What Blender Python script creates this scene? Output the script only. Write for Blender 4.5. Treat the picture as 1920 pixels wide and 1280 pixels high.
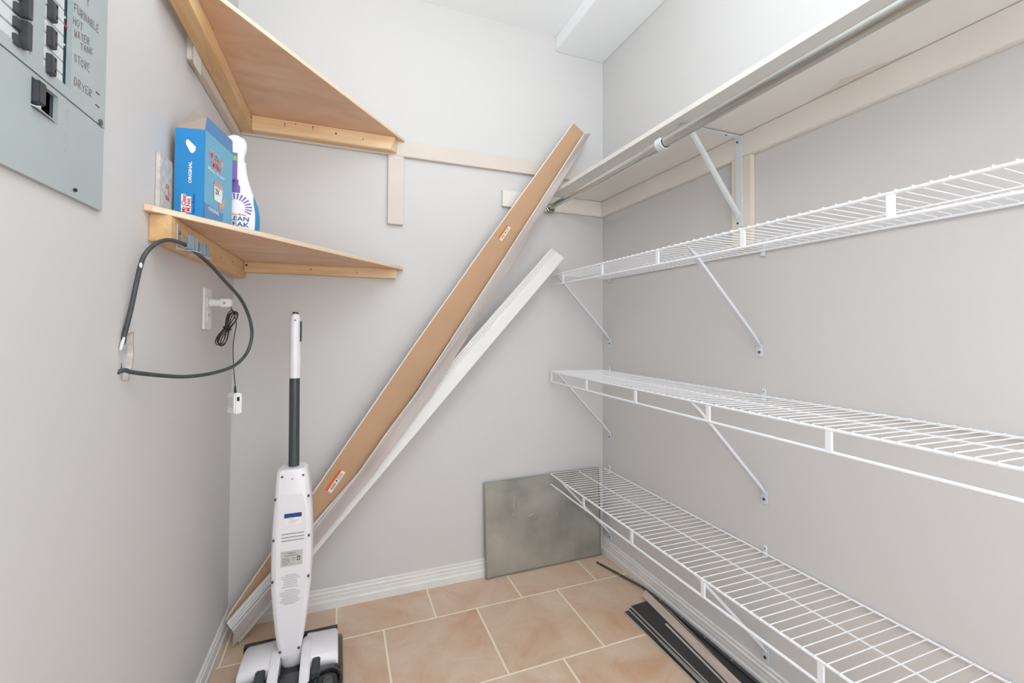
import bpy, bmesh, math, random
from mathutils import Vector, Matrix
random.seed(7)
PI = math.pi
SC = bpy.context.scene
for o in list(bpy.data.objects): bpy.data.objects.remove(o)

# ---------------------------------------------------------------- camera
CR = Vector((0.9324580377, -0.3612531500, 0.0042617327))
CU = Vector((-0.0115982, -0.0181427, 0.9997681))
CW = Vector((0.3610921, 0.9322913, 0.0211072))
CF, CPY, CH = 835.4743, 597.9163, 1.04486
cam = bpy.data.cameras.new('camera'); camo = bpy.data.objects.new('camera', cam)
SC.collection.objects.link(camo)
cam.sensor_width = 36; cam.lens = CF*36/1920; cam.shift_y = -(640-CPY)/1920
cam.clip_start = .02
M3 = Matrix((CR.normalized(), CU.normalized(), (-CW).normalized())).transposed()
camo.matrix_world = Matrix.Translation((0, 0, CH)) @ M3.to_4x4()
SC.camera = camo

# ---------------------------------------------------------------- world, lights, exposure
SC.view_settings.view_transform = 'Standard'; SC.view_settings.look = 'None'
SC.view_settings.gamma = 1; SC.view_settings.use_curve_mapping = False
SC.view_settings.exposure = 0.12
w = bpy.data.worlds.new('world'); SC.world = w; w.use_nodes = True
w.node_tree.nodes['Background'].inputs[0].default_value = (0.90, 0.95, 1, 1)
w.node_tree.nodes['Background'].inputs[1].default_value = 2.65
def lamp(name, loc, power, col, size):
    l = bpy.data.lights.new(name, 'POINT'); l.energy = power; l.color = col; l.shadow_soft_size = size
    o = bpy.data.objects.new(name, l); o.location = loc; SC.collection.objects.link(o); return o
lamp('ceiling_lamp', (0.30, 0.42, 2.16), 3.2, (.92, .97, 1), .15)
lamp('camera_fill', (.14, -.18, 1.15), 3.9, (.93, .97, 1), .24)  # added fill by the camera, brightens the shelf undersides
bl = bpy.data.lights.new('bounce_fill', 'AREA'); bl.shape = 'DISK'; bl.size = .35; bl.energy = 17; bl.color = (.92, .97, 1)  # added up-facing fill, bounces off the ceiling to brighten the upper room
bo = bpy.data.objects.new('bounce_fill', bl); bo.location = (.15, .05, 1.75); bo.rotation_euler = (PI-.25, 0, 0); SC.collection.objects.link(bo)

# ---------------------------------------------------------------- measured room (metres)
L, R, D, S, LK = -0.3503306, 1.1673287, 1.82, 0.8854438, 0.0162247
ZC, ZB = 2.388, 2.321          # ceiling, bulkhead
YF = -0.45                     # front wall (behind the camera)
def lx(y, off=0): return L + off - LK*(D-y)
def ray(x, y): return CW + CR*((x-960)/CF) - CU*((y-CPY)/CF)
def at(x, y, ax, v):
    d = ray(x, y); i = 'xyz'.index(ax); c = Vector((0, 0, CH)); return c + d*((v-c[i])/d[i])
def atL(x, y, off=0):
    d = ray(x, y); t = (L+off-LK*D)/(d[0]-LK*d[1]); return Vector((0, 0, CH)) + d*t
def atP(x, y, A, n):
    A = Vector(A); n = Vector(n); d = ray(x, y); c = Vector((0, 0, CH)); return c + d*((A-c).dot(n)/d.dot(n))

# ---------------------------------------------------------------- materials
def lin(c):
    c = c/255
    return c/12.92 if c <= .04045 else ((c+.055)/1.055)**2.4
def rgb(c): return (lin(c[0]), lin(c[1]), lin(c[2]), 1)
def nd(t, kind, **k):
    n = t.nodes.new(kind)
    for a, b in k.items(): setattr(n, a, b)
    return n
def mat(name, c, rough=.5, metal=0, var=.0, scale=8, bump=0, bscale=60, stretch=(1, 1, 1), c2=None, spec=.5, coat=0, detail=4):
    m = bpy.data.materials.new(name); m.use_nodes = True; t = m.node_tree; b = t.nodes['Principled BSDF']
    b.inputs['Roughness'].default_value = rough; b.inputs['Metallic'].default_value = metal
    b.inputs['Specular IOR Level'].default_value = spec; b.inputs['Coat Weight'].default_value = coat
    b.inputs['Base Color'].default_value = rgb(c)
    if var or c2:
        if c2 is None: c2 = tuple(max(0, v*(1-var)) for v in c)
        tc = nd(t, 'ShaderNodeTexCoord'); mp = nd(t, 'ShaderNodeMapping'); mp.inputs['Scale'].default_value = stretch
        n = nd(t, 'ShaderNodeTexNoise'); n.inputs['Scale'].default_value = scale; n.inputs['Detail'].default_value = detail
        r = nd(t, 'ShaderNodeValToRGB'); r.color_ramp.elements[0].position = .3; r.color_ramp.elements[1].position = .7
        r.color_ramp.elements[0].color = rgb(c); r.color_ramp.elements[1].color = rgb(c2)
        t.links.new(tc.outputs['Object'], mp.inputs[0]); t.links.new(mp.outputs[0], n.inputs['Vector'])
        t.links.new(n.outputs['Fac'], r.inputs[0]); t.links.new(r.outputs[0], b.inputs['Base Color'])
    if bump:
        tc = nd(t, 'ShaderNodeTexCoord'); n = nd(t, 'ShaderNodeTexNoise'); n.inputs['Scale'].default_value = bscale
        bp = nd(t, 'ShaderNodeBump'); bp.inputs['Strength'].default_value = bump; bp.inputs['Distance'].default_value = .002
        t.links.new(tc.outputs['Object'], n.inputs['Vector']); t.links.new(n.outputs['Fac'], bp.inputs['Height'])
        t.links.new(bp.outputs[0], b.inputs['Normal'])
    return m
WALL = (212, 210, 209)
M = dict(
 wall=mat('greige_paint', WALL, .55, var=.012, scale=2.5, bump=.12, bscale=90),
 ceil=mat('ceiling_paint', (246, 249, 250), .8, var=.015, scale=3, bump=.1, bscale=50),
 trim=mat('white_trim_paint', (232, 230, 227), .35, var=.03, scale=14),
 cream=mat('cream_painted_wood', (216, 205, 195), .5, var=.02, scale=10, bump=.1),
 cream2=mat('pale_cream_painted_wood', (234, 228, 219), .5, var=.02, scale=10, bump=.1),
 shelfpaint=mat('painted_shelf_board', (234, 234, 231), .5, c2=(228, 224, 217), scale=2.2, stretch=(3, .6, 1), bump=.08),
 shelfedge=mat('painted_shelf_edge', (236, 232, 224), .5, var=.04, scale=14),
 gyp=mat('torn_gypsum', (226, 221, 216), .9, c2=(196, 182, 168), scale=60, bump=.6),
 hole=mat('wall_cavity', (34, 31, 30), .95), cav=mat('cavity_board', (206, 206, 210), .9, var=.15, scale=40),
 wire=mat('white_vinyl_coating', (240, 242, 246), .3), brace=mat('white_enamel_brace', (218, 222, 230), .35),
 bracket=mat('white_enamel_bracket', (222, 228, 230), .4), screw=mat('screw_head', (120, 120, 122), .4, .8), dark=mat('dark_hole', (40, 34, 32), .8),
 chrome=mat('chrome_tube', (205, 206, 200), .16, 1.0, var=.08, scale=5), zinc=mat('zinc_strap', (206, 208, 216), .3, .7),
 galv=mat('galvanised_sheet', (196, 194, 186), .36, .6, c2=(140, 144, 138), scale=5, bump=.15, bscale=18, detail=8),
 galvedge=mat('galvanised_edge', (150, 148, 142), .5, .7),
 rubber=mat('grey_rubber_grip', (120, 134, 140), .6), black=mat('black_cable_jacket', (52, 56, 58), .42, c2=(70, 76, 79), scale=40),
 thinblack=mat('black_thin_cable', (30, 26, 25), .5), paintfleck=mat('white_paint_fleck', (222, 222, 222), .6),
 plastic=mat('white_plastic', (236, 235, 233), .25), wplastic=mat('washer_white_plastic', (236, 233, 236), .22, coat=.3),
 wpanel=mat('washer_matte_panel', (229, 225, 229), .45), pole=mat('dark_grey_pole', (72, 78, 80), .35, .3),
 bplastic=mat('black_plastic', (30, 32, 33), .28), bgloss=mat('black_gloss_plastic', (22, 24, 25), .12), gwheel=mat('worn_grey_wheel', (104, 106, 106), .7, var=.3, scale=60),
 mdf=mat('brown_fibreboard', (196, 158, 124), .75, var=.05, scale=5, bump=.05, bscale=200), lip=mat('pale_lip', (232, 226, 218), .5),
 greywood=mat('grey_wood_grain', (200, 190, 185), .5, c2=(158, 148, 143), scale=34, stretch=(1, 1, .05)),
 whitecas=mat('white_primed_moulding', (238, 237, 235), .35, var=.02, scale=8), orange=mat('orange_label', (226, 96, 24), .5),
 paper=mat('white_label_paper', (236, 232, 228), .6), ink=mat('black_ink', (44, 42, 44), .7), inkgrey=mat('grey_ink', (150, 146, 146), .7),
 marker=mat('faded_brown_marker', (126, 116, 112), .8), panel=mat('grey_panel_enamel', (176, 186, 187), .42, var=.04, scale=3, bump=.05, bscale=120),
 panel2=mat('grey_breaker_body', (208, 214, 216), .5), toggle=mat('dark_breaker_toggle', (70, 72, 76), .45, var=.2, scale=50),
 teal=mat('dark_teal_cavity', (54, 76, 84), .6), gutter=mat('grey_blue_enclosure', (128, 150, 160), .5),
 red=mat('red_wire', (200, 24, 60), .4), wwire=mat('white_wire', (224, 226, 220), .4),
 blue=mat('bright_blue_card', (42, 140, 205), .38), blue2=mat('light_blue_card', (108, 176, 208), .38), blue3=mat('mid_blue_card', (84, 138, 190), .38),
 kraft=mat('grey_brown_card', (176, 160, 146), .8), redink=mat('red_ink', (214, 60, 48), .6), whiteink=mat('white_ink', (244, 244, 246), .6),
 navy=mat('navy_ink', (26, 62, 140), .6), purple=mat('purple_ink', (128, 100, 180), .6), green=mat('green_ink', (120, 196, 70), .6),
 skin=mat('printed_hand', (224, 168, 140), .6), bottle=mat('white_bottle_plastic', (238, 240, 244), .25), bottleblue=mat('blue_bottle_liquid', (60, 140, 196), .2),
 ledger=mat('mottled_carton', (222, 214, 206), .7, c2=(186, 182, 178), scale=70), vinyl=mat('black_vinyl_backing', (46, 46, 48), .55, c2=(56, 56, 58), scale=20),
 vinyledge=mat('pale_vinyl_edge', (204, 198, 190), .6), pinkwood=mat('pale_pink_wood_grain', (206, 190, 180), .5, c2=(184, 166, 156), scale=16, stretch=(6, .5, 6)),
 aged=mat('dark_aged_metal', (92, 96, 94), .4, .7), steel=mat('bright_metal', (190, 196, 196), .3, .9), tape=mat('clear_tape', (226, 226, 222), .3),
)
def woodmat(name, a, b, c, stretch, scale=3.0, dist=3.0, knots=False, rough=.6):
    m = bpy.data.materials.new(name); m.use_nodes = True; t = m.node_tree; p = t.nodes['Principled BSDF']; p.inputs['Roughness'].default_value = rough
    tc = nd(t, 'ShaderNodeTexCoord'); mp = nd(t, 'ShaderNodeMapping'); mp.inputs['Scale'].default_value = stretch
    n = nd(t, 'ShaderNodeTexNoise'); n.inputs['Scale'].default_value = scale; n.inputs['Detail'].default_value = 9; n.inputs['Distortion'].default_value = dist
    r = nd(t, 'ShaderNodeValToRGB'); e = r.color_ramp.elements; e[0].position = .3; e[0].color = rgb(a); e[1].position = .72; e[1].color = rgb(c)
    x = e.new(.5); x.color = rgb(b)
    t.links.new(tc.outputs['Object'], mp.inputs[0]); t.links.new(mp.outputs[0], n.inputs['Vector']); t.links.new(n.outputs['Fac'], r.inputs[0])
    bp = nd(t, 'ShaderNodeBump'); bp.inputs['Strength'].default_value = .15; bp.inputs['Distance'].default_value = .002
    t.links.new(n.outputs['Fac'], bp.inputs['Height']); t.links.new(bp.outputs[0], p.inputs['Normal'])
    out = r.outputs[0]
    n2 = nd(t, 'ShaderNodeTexNoise'); n2.inputs['Scale'].default_value = 3.5; n2.inputs['Detail'].default_value = 3
    t.links.new(tc.outputs['Object'], n2.inputs['Vector'])
    mr = nd(t, 'ShaderNodeMapRange'); mr.inputs['From Min'].default_value = .35; mr.inputs['From Max'].default_value = .7; mr.inputs['To Max'].default_value = .3
    t.links.new(n2.outputs['Fac'], mr.inputs['Value'])
    mx = nd(t, 'ShaderNodeMix', data_type='RGBA'); mx.inputs['B'].default_value = rgb((226, 206, 186))
    t.links.new(mr.outputs[0], mx.inputs['Factor']); t.links.new(out, mx.inputs['A']); out = mx.outputs['Result']
    t.links.new(out, p.inputs['Base Color']); return m
t_ = M['greywood'].node_tree; mp_ = [n for n in t_.nodes if n.type == 'MAPPING'][0]; mp_.vector_type = 'TEXTURE'
mp_.inputs['Rotation'].default_value = (0, math.radians(36), 0); mp_.inputs['Scale'].default_value = (1, 1, 18)
M['ply'] = woodmat('plywood_face', (230, 198, 168), (222, 182, 150), (206, 160, 128), (1, 2.2, 4), 3.2, 1.5)
M['plyedge'] = woodmat('plywood_edge', (240, 226, 204), (232, 212, 184), (222, 198, 168), (1, 1, 26), 4, .3)
M['pineY'] = woodmat('pine_along_depth', (232, 198, 148), (222, 182, 130), (204, 158, 106), (9, .9, 9), 3, 1.2)
M['pineX'] = woodmat('pine_along_width', (236, 206, 164), (226, 190, 144), (208, 166, 122), (.9, 9, 9), 3, 1.2)
M['rawZ'] = woodmat('raw_pine_upright', (238, 232, 220), (232, 223, 209), (222, 209, 193), (16, 16, .8), 3, .4)

# tile floor
def tilemat():
    m = bpy.data.materials.new('beige_ceramic_tile'); m.use_nodes = True; t = m.node_tree; p = t.nodes['Principled BSDF']
    tc = nd(t, 'ShaderNodeTexCoord'); mp = nd(t, 'ShaderNodeMapping'); mp.inputs['Location'].default_value = (-.155+10*.3355, -1.619+10*.342, 0)
    br = nd(t, 'ShaderNodeTexBrick', offset=.453, offset_frequency=2, squash=1, squash_frequency=2)
    br.inputs['Color1'].default_value = (0, 0, 0, 1); br.inputs['Color2'].default_value = (1, 1, 1, 1); br.inputs['Mortar'].default_value = (.5, .5, .5, 1)
    br.inputs['Scale'].default_value = 1; br.inputs['Mortar Size'].default_value = .0036; br.inputs['Mortar Smooth'].default_value = .25
    br.inputs['Bias'].default_value = 0; br.inputs['Brick Width'].default_value = .3355; br.inputs['Row Height'].default_value = .342
    t.links.new(tc.outputs['Object'], mp.inputs[0]); t.links.new(mp.outputs[0], br.inputs['Vector'])
    # shift noise per tile
    ad = nd(t, 'ShaderNodeVectorMath', operation='MULTIPLY_ADD'); ad.inputs[1].default_value = (7, 7, 7)
    t.links.new(br.outputs['Color'], ad.inputs[0]); t.links.new(tc.outputs['Object'], ad.inputs[2])
    n = nd(t, 'ShaderNodeTexNoise'); n.inputs['Scale'].default_value = 5.5; n.inputs['Detail'].default_value = 8; n.inputs['Roughness'].default_value = .62; n.inputs['Distortion'].default_value = .8
    t.links.new(ad.outputs[0], n.inputs['Vector'])
    r = nd(t, 'ShaderNodeValToRGB'); e = r.color_ramp.elements; e[0].position = .3; e[0].color = rgb((222, 198, 176)); e[1].position = .74; e[1].color = rgb((200, 156, 122))
    x = e.new(.52); x.color = rgb((212, 182, 156))
    t.links.new(n.outputs['Fac'], r.inputs[0])
    n3 = nd(t, 'ShaderNodeTexNoise'); n3.inputs['Scale'].default_value = 160; t.links.new(tc.outputs['Object'], n3.inputs['Vector'])
    m3 = nd(t, 'ShaderNodeMix', data_type='RGBA', blend_type='OVERLAY'); m3.inputs['Factor'].default_value = .16
    t.links.new(r.outputs[0], m3.inputs['A']); t.links.new(n3.outputs['Color'], m3.inputs['B'])
    mx = nd(t, 'ShaderNodeMix', data_type='RGBA'); mx.inputs['B'].default_value = rgb((244, 232, 208))
    t.links.new(br.outputs['Fac'], mx.inputs['Factor']); t.links.new(m3.outputs['Result'], mx.inputs['A']); t.links.new(mx.outputs['Result'], p.inputs['Base Color'])
    mr = nd(t, 'ShaderNodeMapRange'); mr.inputs['To Min'].default_value = .42; mr.inputs['To Max'].default_value = .85
    t.links.new(br.outputs['Fac'], mr.inputs['Value']); t.links.new(mr.outputs[0], p.inputs['Roughness'])
    s = nd(t, 'ShaderNodeMath', operation='MULTIPLY_ADD'); s.inputs[1].default_value = -1.0
    t.links.new(br.outputs['Fac'], s.inputs[0])
    s2 = nd(t, 'ShaderNodeMath', operation='MULTIPLY'); s2.inputs[1].default_value = .35; t.links.new(n.outputs['Fac'], s2.inputs[0]); t.links.new(s2.outputs[0], s.inputs[2])
    bp = nd(t, 'ShaderNodeBump'); bp.inputs['Strength'].default_value = .5; bp.inputs['Distance'].default_value = .002
    t.links.new(s.outputs[0], bp.inputs['Height']); t.links.new(bp.outputs[0], p.inputs['Normal'])
    return m
M['tile'] = tilemat()

# ---------------------------------------------------------------- mesh helpers
COL = SC.collection
class MB:
    def __init__(s): s.bm = bmesh.new()
    def face(s, pts):
        return s.bm.faces.new([s.bm.verts.new(Vector(p)) for p in pts])
    def hexa(s, a, b):      # two matching quads (lists of n points) joined
        va = [s.bm.verts.new(Vector(p)) for p in a]; vb = [s.bm.verts.new(Vector(p)) for p in b]; n = len(va)
        s.bm.faces.new(va); s.bm.faces.new(vb[::-1])
        for i in range(n): s.bm.faces.new((va[i], vb[i], vb[(i+1) % n], va[(i+1) % n]))
        return s
    def box(s, x0, x1, y0, y1, z0, z1):
        return s.hexa([(x0, y0, z0), (x1, y0, z0), (x1, y1, z0), (x0, y1, z0)], [(x0, y0, z1), (x1, y0, z1), (x1, y1, z1), (x0, y1, z1)])
    def prism(s, pts, vec):
        v = Vector(vec); return s.hexa(pts, [Vector(p)+v for p in pts])
    def loft(s, rings, caps=True):
        vs = [[s.bm.verts.new(Vector(p)) for p in r] for r in rings]; n = len(vs[0])
        for a, b in zip(vs, vs[1:]):
            for i in range(n): s.bm.faces.new((a[i], a[(i+1) % n], b[(i+1) % n], b[i]))
        if caps: s.bm.faces.new(vs[0][::-1]); s.bm.faces.new(vs[-1])
        return s
    def tube(s, pts, r, n=8, caps=True, closed=False):
        pts = [Vector(p) for p in pts]; rings = []; m = len(pts)
        up = None
        for i, p in enumerate(pts):
            if closed: t = pts[(i+1) % m]-pts[i-1]
            else: t = pts[min(i+1, m-1)]-pts[max(i-1, 0)]
            t.normalize()
            if up is None:
                up = t.orthogonal().normalized()
            up = (up - t*up.dot(t)).normalized(); q = t.cross(up)
            rr = r[i] if isinstance(r, (list, tuple)) else r
            rings.append([p+up*(rr*math.cos(2*PI*k/n))+q*(rr*math.sin(2*PI*k/n)) for k in range(n)])
        if closed:
            vs = [[s.bm.verts.new(p) for p in rg] for rg in rings]
            for a in range(m):
                A, B = vs[a], vs[(a+1) % m]
                for i in range(n): s.bm.faces.new((A[i], A[(i+1) % n], B[(i+1) % n], B[i]))
            return s
        return s.loft(rings, caps)
    def cyl(s, a, b, r, n=16): return s.tube([a, b], r, n)
    def sphere(s, c, r, sc=(1, 1, 1)):
        bmesh.ops.create_uvsphere(s.bm, u_segments=16, v_segments=10, radius=r, matrix=Matrix.Translation(c) @ Matrix.Diagonal((*sc, 1))); return s
    def build(s, name, m, parent=None, bevel=0, seg=2, smooth=False, sharp=40):
        bm = s.bm; bmesh.ops.remove_doubles(bm, verts=bm.verts, dist=1e-6)
        bmesh.ops.recalc_face_normals(bm, faces=bm.faces)
        if bevel:
            ed = [e for e in bm.edges if len(e.link_faces) == 2 and e.calc_face_angle(0) > math.radians(30)]
            bmesh.ops.bevel(bm, geom=ed, offset=bevel, segments=seg, affect='EDGES', clamp_overlap=True)
            smooth = True
        me = bpy.data.meshes.new(name)
        if parent is not None:
            off = parent_origin(parent)
            bmesh.ops.translate(bm, verts=bm.verts, vec=-off)
        bm.to_mesh(me); bm.free()
        if smooth:
            for p in me.polygons: p.use_smooth = True
            try: me.set_sharp_from_angle(angle=math.radians(sharp))
            except Exception: pass
        me.materials.append(M[m] if isinstance(m, str) else m)
        o = bpy.data.objects.new(name, me); COL.objects.link(o)
        if parent is not None: o.parent = parent
        return o
def islands(mb_):
    bm = mb_.bm; seen = set(); out = []
    for v in bm.verts:
        if v in seen: continue
        st = [v]; seen.add(v); isl = []
        while st:
            q = st.pop(); isl.append(q)
            for e in q.link_edges:
                o_ = e.other_vert(q)
                if o_ not in seen: seen.add(o_); st.append(o_)
        out.append(isl)
    return out
def split_build(mb_, name, m, parent, label=None, **k):
    obs = []
    for isl in islands(mb_):
        nb = MB(); mp_ = {v: nb.bm.verts.new(v.co) for v in isl}
        fs = {f for v in isl for f in v.link_faces}
        for f in fs: nb.bm.faces.new([mp_[v] for v in f.verts])
        o_ = nb.build(name, m, parent, **k); obs.append(o_)
        if label: o_['label'] = label
    mb_.bm.free(); return obs
def parent_origin(p):
    v = Vector((0, 0, 0))
    while p is not None: v += p.location; p = p.parent
    return v
def tag(o, label, cat, group=None):
    o['label'] = label; o['category'] = cat
    if group: o['group'] = group
    return o
def thing(name, label, cat, loc, group=None):
    o = bpy.data.objects.new(name, None); o.empty_display_size = .05; o.location = loc; COL.objects.link(o)
    return tag(o, label, cat, group)
def struct(name, mb, m, **k):
    o = mb.build(name, m, **k); o['kind'] = 'structure'; return o
def copy_tree(o, parent=None):
    c = o.copy(); COL.objects.link(c); c.parent = parent
    for ch in list(o.children): copy_tree(ch, c)
    return c
def smoothpath(pts, n=8, closed=False):
    P = [Vector(p) for p in pts]; out = []; m = len(P)
    rng = range(m) if closed else range(m-1)
    for i in rng:
        if closed: a, b, c, d = P[i-1], P[i], P[(i+1) % m], P[(i+2) % m]
        else: a, b, c, d = P[max(i-1, 0)], P[i], P[i+1], P[min(i+2, m-1)]
        for k in range(n):
            t = k/n
            out.append(.5*((2*b)+(-a+c)*t+(2*a-5*b+4*c-d)*t*t+(-a+3*b-3*c+d)*t**3))
    if not closed: out.append(P[-1])
    return out
def text(name, s, m, parent, o, xd, yd, width=None, height=None, lift=.0006, align='LEFT', depth=.0002, bold=0):
    """lettering laid on a surface: o = baseline start, xd reading direction, yd up direction"""
    cu = bpy.data.curves.new('t', 'FONT'); cu.body = s; cu.align_x = align; cu.extrude = 0; cu.offset = bold; cu.resolution_u = 2
    t = bpy.data.objects.new('t', cu); COL.objects.link(t); bpy.context.view_layer.update()
    me = bpy.data.meshes.new_from_object(t.evaluated_get(bpy.context.evaluated_depsgraph_get()))
    bpy.data.objects.remove(t); bpy.data.curves.remove(cu)
    xs = [v.co.x for v in me.vertices]; ys = [v.co.y for v in me.vertices]
    w0, h0 = max(xs)-min(xs), max(ys)-min(ys)
    sy = (height/h0) if height else None; sx = (width/w0) if width else None
    sx = sx or sy; sy = sy or sx
    xd = Vector(xd).normalized(); yd = Vector(yd); yd = (yd-xd*yd.dot(xd)).normalized(); n = xd.cross(yd)
    off = parent_origin(parent) if parent else Vector((0, 0, 0)); o = Vector(o)-off
    y0 = min(ys); x0 = min(xs) if align == 'LEFT' else 0
    for v in me.vertices:
        v.co = o + xd*((v.co.x-x0)*sx) + yd*((v.co.y-y0)*sy) + n*lift
    me.name = name; me.materials.clear(); me.materials.append(M[m])
    ob = bpy.data.objects.new(name, me); COL.objects.link(ob)
    if parent: ob.parent = parent
    return ob
def patch(mb, o, xd, yd, w, h, lift):   # thin printed rectangle
    o = Vector(o); xd = Vector(xd).normalized(); yd = Vector(yd).normalized(); n = xd.cross(yd).normalized()
    a = o+n*lift; mb.face([a, a+xd*w, a+xd*w+yd*h, a+yd*h])

# ================================================================ THE ROOM
mb = MB(); mb.box(lx(YF)-.1, R+.1, YF-1.2, D+.1, -.1, 0); struct('floor', mb, 'tile')
mb = MB(); mb.box(lx(YF)-.1, R+.1, YF-.1, D+.1, ZC, ZC+.1); struct('ceiling', mb, 'ceil')
mb = MB(); mb.box(.9145, R, YF, D, ZB, ZC); struct('trim_1', mb, 'ceil', bevel=.002)
mb = MB(); mb.box(L-.14, R+.1, D, D+.1, 0, ZC); struct('wall_back', mb, 'wall')
mb = MB(); mb.box(R, R+.1, YF, D, 0, ZC); struct('wall_right', mb, 'wall')
mb = MB()   # unseen front wall; doorway widened and shifted right to light the left wall
mb.box(lx(YF)-.1, -.02, YF-.1, YF, 0, ZC); mb.box(1.08, R+.1, YF-.1, YF, 0, ZC); mb.box(-.02, 1.08, YF-.1, YF, 2.1, ZC)
struct('wall_front', mb, 'wall')
# left wall, with the torn cable opening and the panel recess cut through it
def TL(t, z, off=0): return Vector((lx(t, off), t, z))
HOLE = [(225, 632), (232, 626), (243, 623), (250, 622), (249, 640), (250, 662), (248, 678), (246, 690), (242, 700), (241, 712), (233, 716), (225, 711), (224, 698), (226, 684), (224, 668), (226, 650)]
hole = [atL(*p) for p in HOLE]; hole = [(p.y, p.z) for p in hole]
PY0, PY1, PZ0, PZ1 = .542, .906, 1.231, 1.93
rec = [(PY0+.02, PZ0+.02), (PY1-.02, PZ0+.02), (PY1-.02, PZ1-.02), (PY0+.02, PZ1-.02)]
bm = bmesh.new()
def loop(pts):
    vs = [bm.verts.new(TL(*p)) for p in pts]; return [bm.edges.new((vs[i], vs[(i+1) % len(vs)])) for i in range(len(vs))]
ed = loop([(YF, 0), (D, 0), (D, ZC), (YF, ZC)])+loop(hole)+loop(rec)
bmesh.ops.triangle_fill(bm, use_beauty=True, use_dissolve=False, edges=ed, normal=(1, 0, 0))
for f in bm.faces:
    if f.normal.x < 0: f.normal_flip()
mw = MB(); mw.bm.free(); mw.bm = bm
for f in [x for x in bm.faces]: pass
# outer skin of the wall so it has thickness
a, b, c, d = TL(YF, 0), TL(D, 0), TL(D, ZC), TL(YF, ZC); q = Vector((-.12, 0, 0))
mw.face([a+q, d+q, c+q, b+q]); mw.face([a, a+q, b+q, b]); mw.face([d, c, c+q, d+q]); mw.face([a, d, d+q, a+q]); mw.face([b, b+q, c+q, c])
struct('wall_left', mw, 'wall')
wl = bpy.data.objects['wall_left']
# torn opening: gypsum rim, board behind, dark slot
t = thing('cable_opening', 'ragged hole torn in the left wall where the thick black cable comes out', 'wall opening', TL(1.01, .99))
mb = MB(); n = len(hole)
for i in range(n):
    p, q2 = hole[i], hole[(i+1) % n]
    mb.face([TL(*p), TL(*q2), TL(*q2, -.014), TL(*p, -.014)])
mb.build('torn_rim', 'gyp', t)
cy = sum(p[0] for p in hole)/n; cz = sum(p[1] for p in hole)/n
mb = MB(); out = []
for i, (y, z) in enumerate(hole):
    k = 1.10+.10*random.random(); out.append((cy+(y-cy)*k, cz+(z-cz)*(1.0+.06*random.random())))
for i in range(n):
    j = (i+1) % n
    mb.face([TL(*hole[i], .0008), TL(*hole[j], .0008), TL(*out[j], .0004), TL(*out[i], .0004)])
mb.build('torn_paper', 'gyp', t)
mb = MB(); mb.hexa([TL(.985, .93, -.009), TL(1.06, .93, -.009), TL(1.06, 1.06, -.009), TL(.985, 1.06, -.009)], [TL(.985, .93, -.012), TL(1.06, .93, -.012), TL(1.06, 1.06, -.012), TL(.985, 1.06, -.012)])
mb.build('board_behind', 'cav', t)
mb = MB(); sl = [(.988, 1.012), (.9955, 1.004), (.996, .985), (.999, .978), (.996, .966), (.988, .962)]
mb.hexa([TL(*p, -.0084) for p in sl], [TL(*p, -.0095) for p in sl]); mb.build('dark_slot', 'hole', t)
mb = MB(); mb.tube(smoothpath([TL(1.0, .958, -.008), TL(1.014, .967, -.006), TL(1.013, .979, -.006), TL(1.004, .972, -.006), TL(1.0, .966, -.008)]), .0009, 6); mb.build('wire_end', 'navy', t, smooth=True)

# baseboards (moulded profile: offset from wall, height)
PROF = [(0, 0), (.013, 0), (.013, .026), (.0115, .030), (.0085, .032), (.0085, .045), (.007, .048), (.0085, .052), (.0085, .058), (.004, .062), (.006, .066), (.006, .071), (.004, .073), (0, .073)]
def baseboard(name, f0, f1):
    m_ = MB(); m_.loft([[f0(o, z) for o, z in PROF], [f1(o, z) for o, z in PROF]]); return struct(name, m_, 'trim')
baseboard('baseboard_back', lambda o, z: (L+.013, D-o, z), lambda o, z: (R, D-o, z))
baseboard('baseboard_left', lambda o, z: (lx(D, o), D, z), lambda o, z: (lx(YF, o), YF, z))
baseboard('baseboard_right', lambda o, z: (R-o, D-.013, z), lambda o, z: (R-o, YF, z))

# ================================================================ PAINTED CLEATS
def cleat(label, b, m='cream', bevel=.0015, name='wall_cleat', group=None):
    m_ = MB(); m_.box(*b); return tag(m_.build(name, m, bevel=bevel), label, 'wall cleat', group)
cleat('long cream painted cleat across the back wall, behind the raw plywood corner shelf', (L+.018, 1.02, D-.018, D-.0002, 1.729, 1.7925))
m_ = MB(); m_.hexa([TL(y, z, o) for y, z, o in ((1.30, 1.705, .0002), (1.30, 1.705, .018), (1.30, 1.775, .018), (1.30, 1.775, .0002))],
                   [TL(y, z, o) for y, z, o in ((1.82, 1.705, .0002), (1.82, 1.705, .018), (1.82, 1.775, .018), (1.82, 1.775, .0002))])
tag(m_.build('wall_cleat', 'cream', bevel=.0015), 'cream painted cleat on the left wall under the upper plywood shelf', 'wall cleat')
cleat('short upright cream block hanging below the long back wall cleat', (.172, .2325, D-.018, D-.0002, 1.455, 1.7285))
cleat('short pale cleat low on the back wall, crossed by the leaning brown board', (.6525, R-.018, D-.018, D-.0002, 1.574, 1.6445), 'cream2')
cleat('long cream painted cleat on the right wall holding up the painted shelf', (R-.018, R-.0002, -.4, D-.0002, 1.575, 1.6445), 'cream2')
o = cleat('upright unpainted pine block on the right wall behind the white shelf bracket', (R-.018, R-.0002, .984, 1.054, 1.30, 1.5745), 'rawZ')

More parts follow.
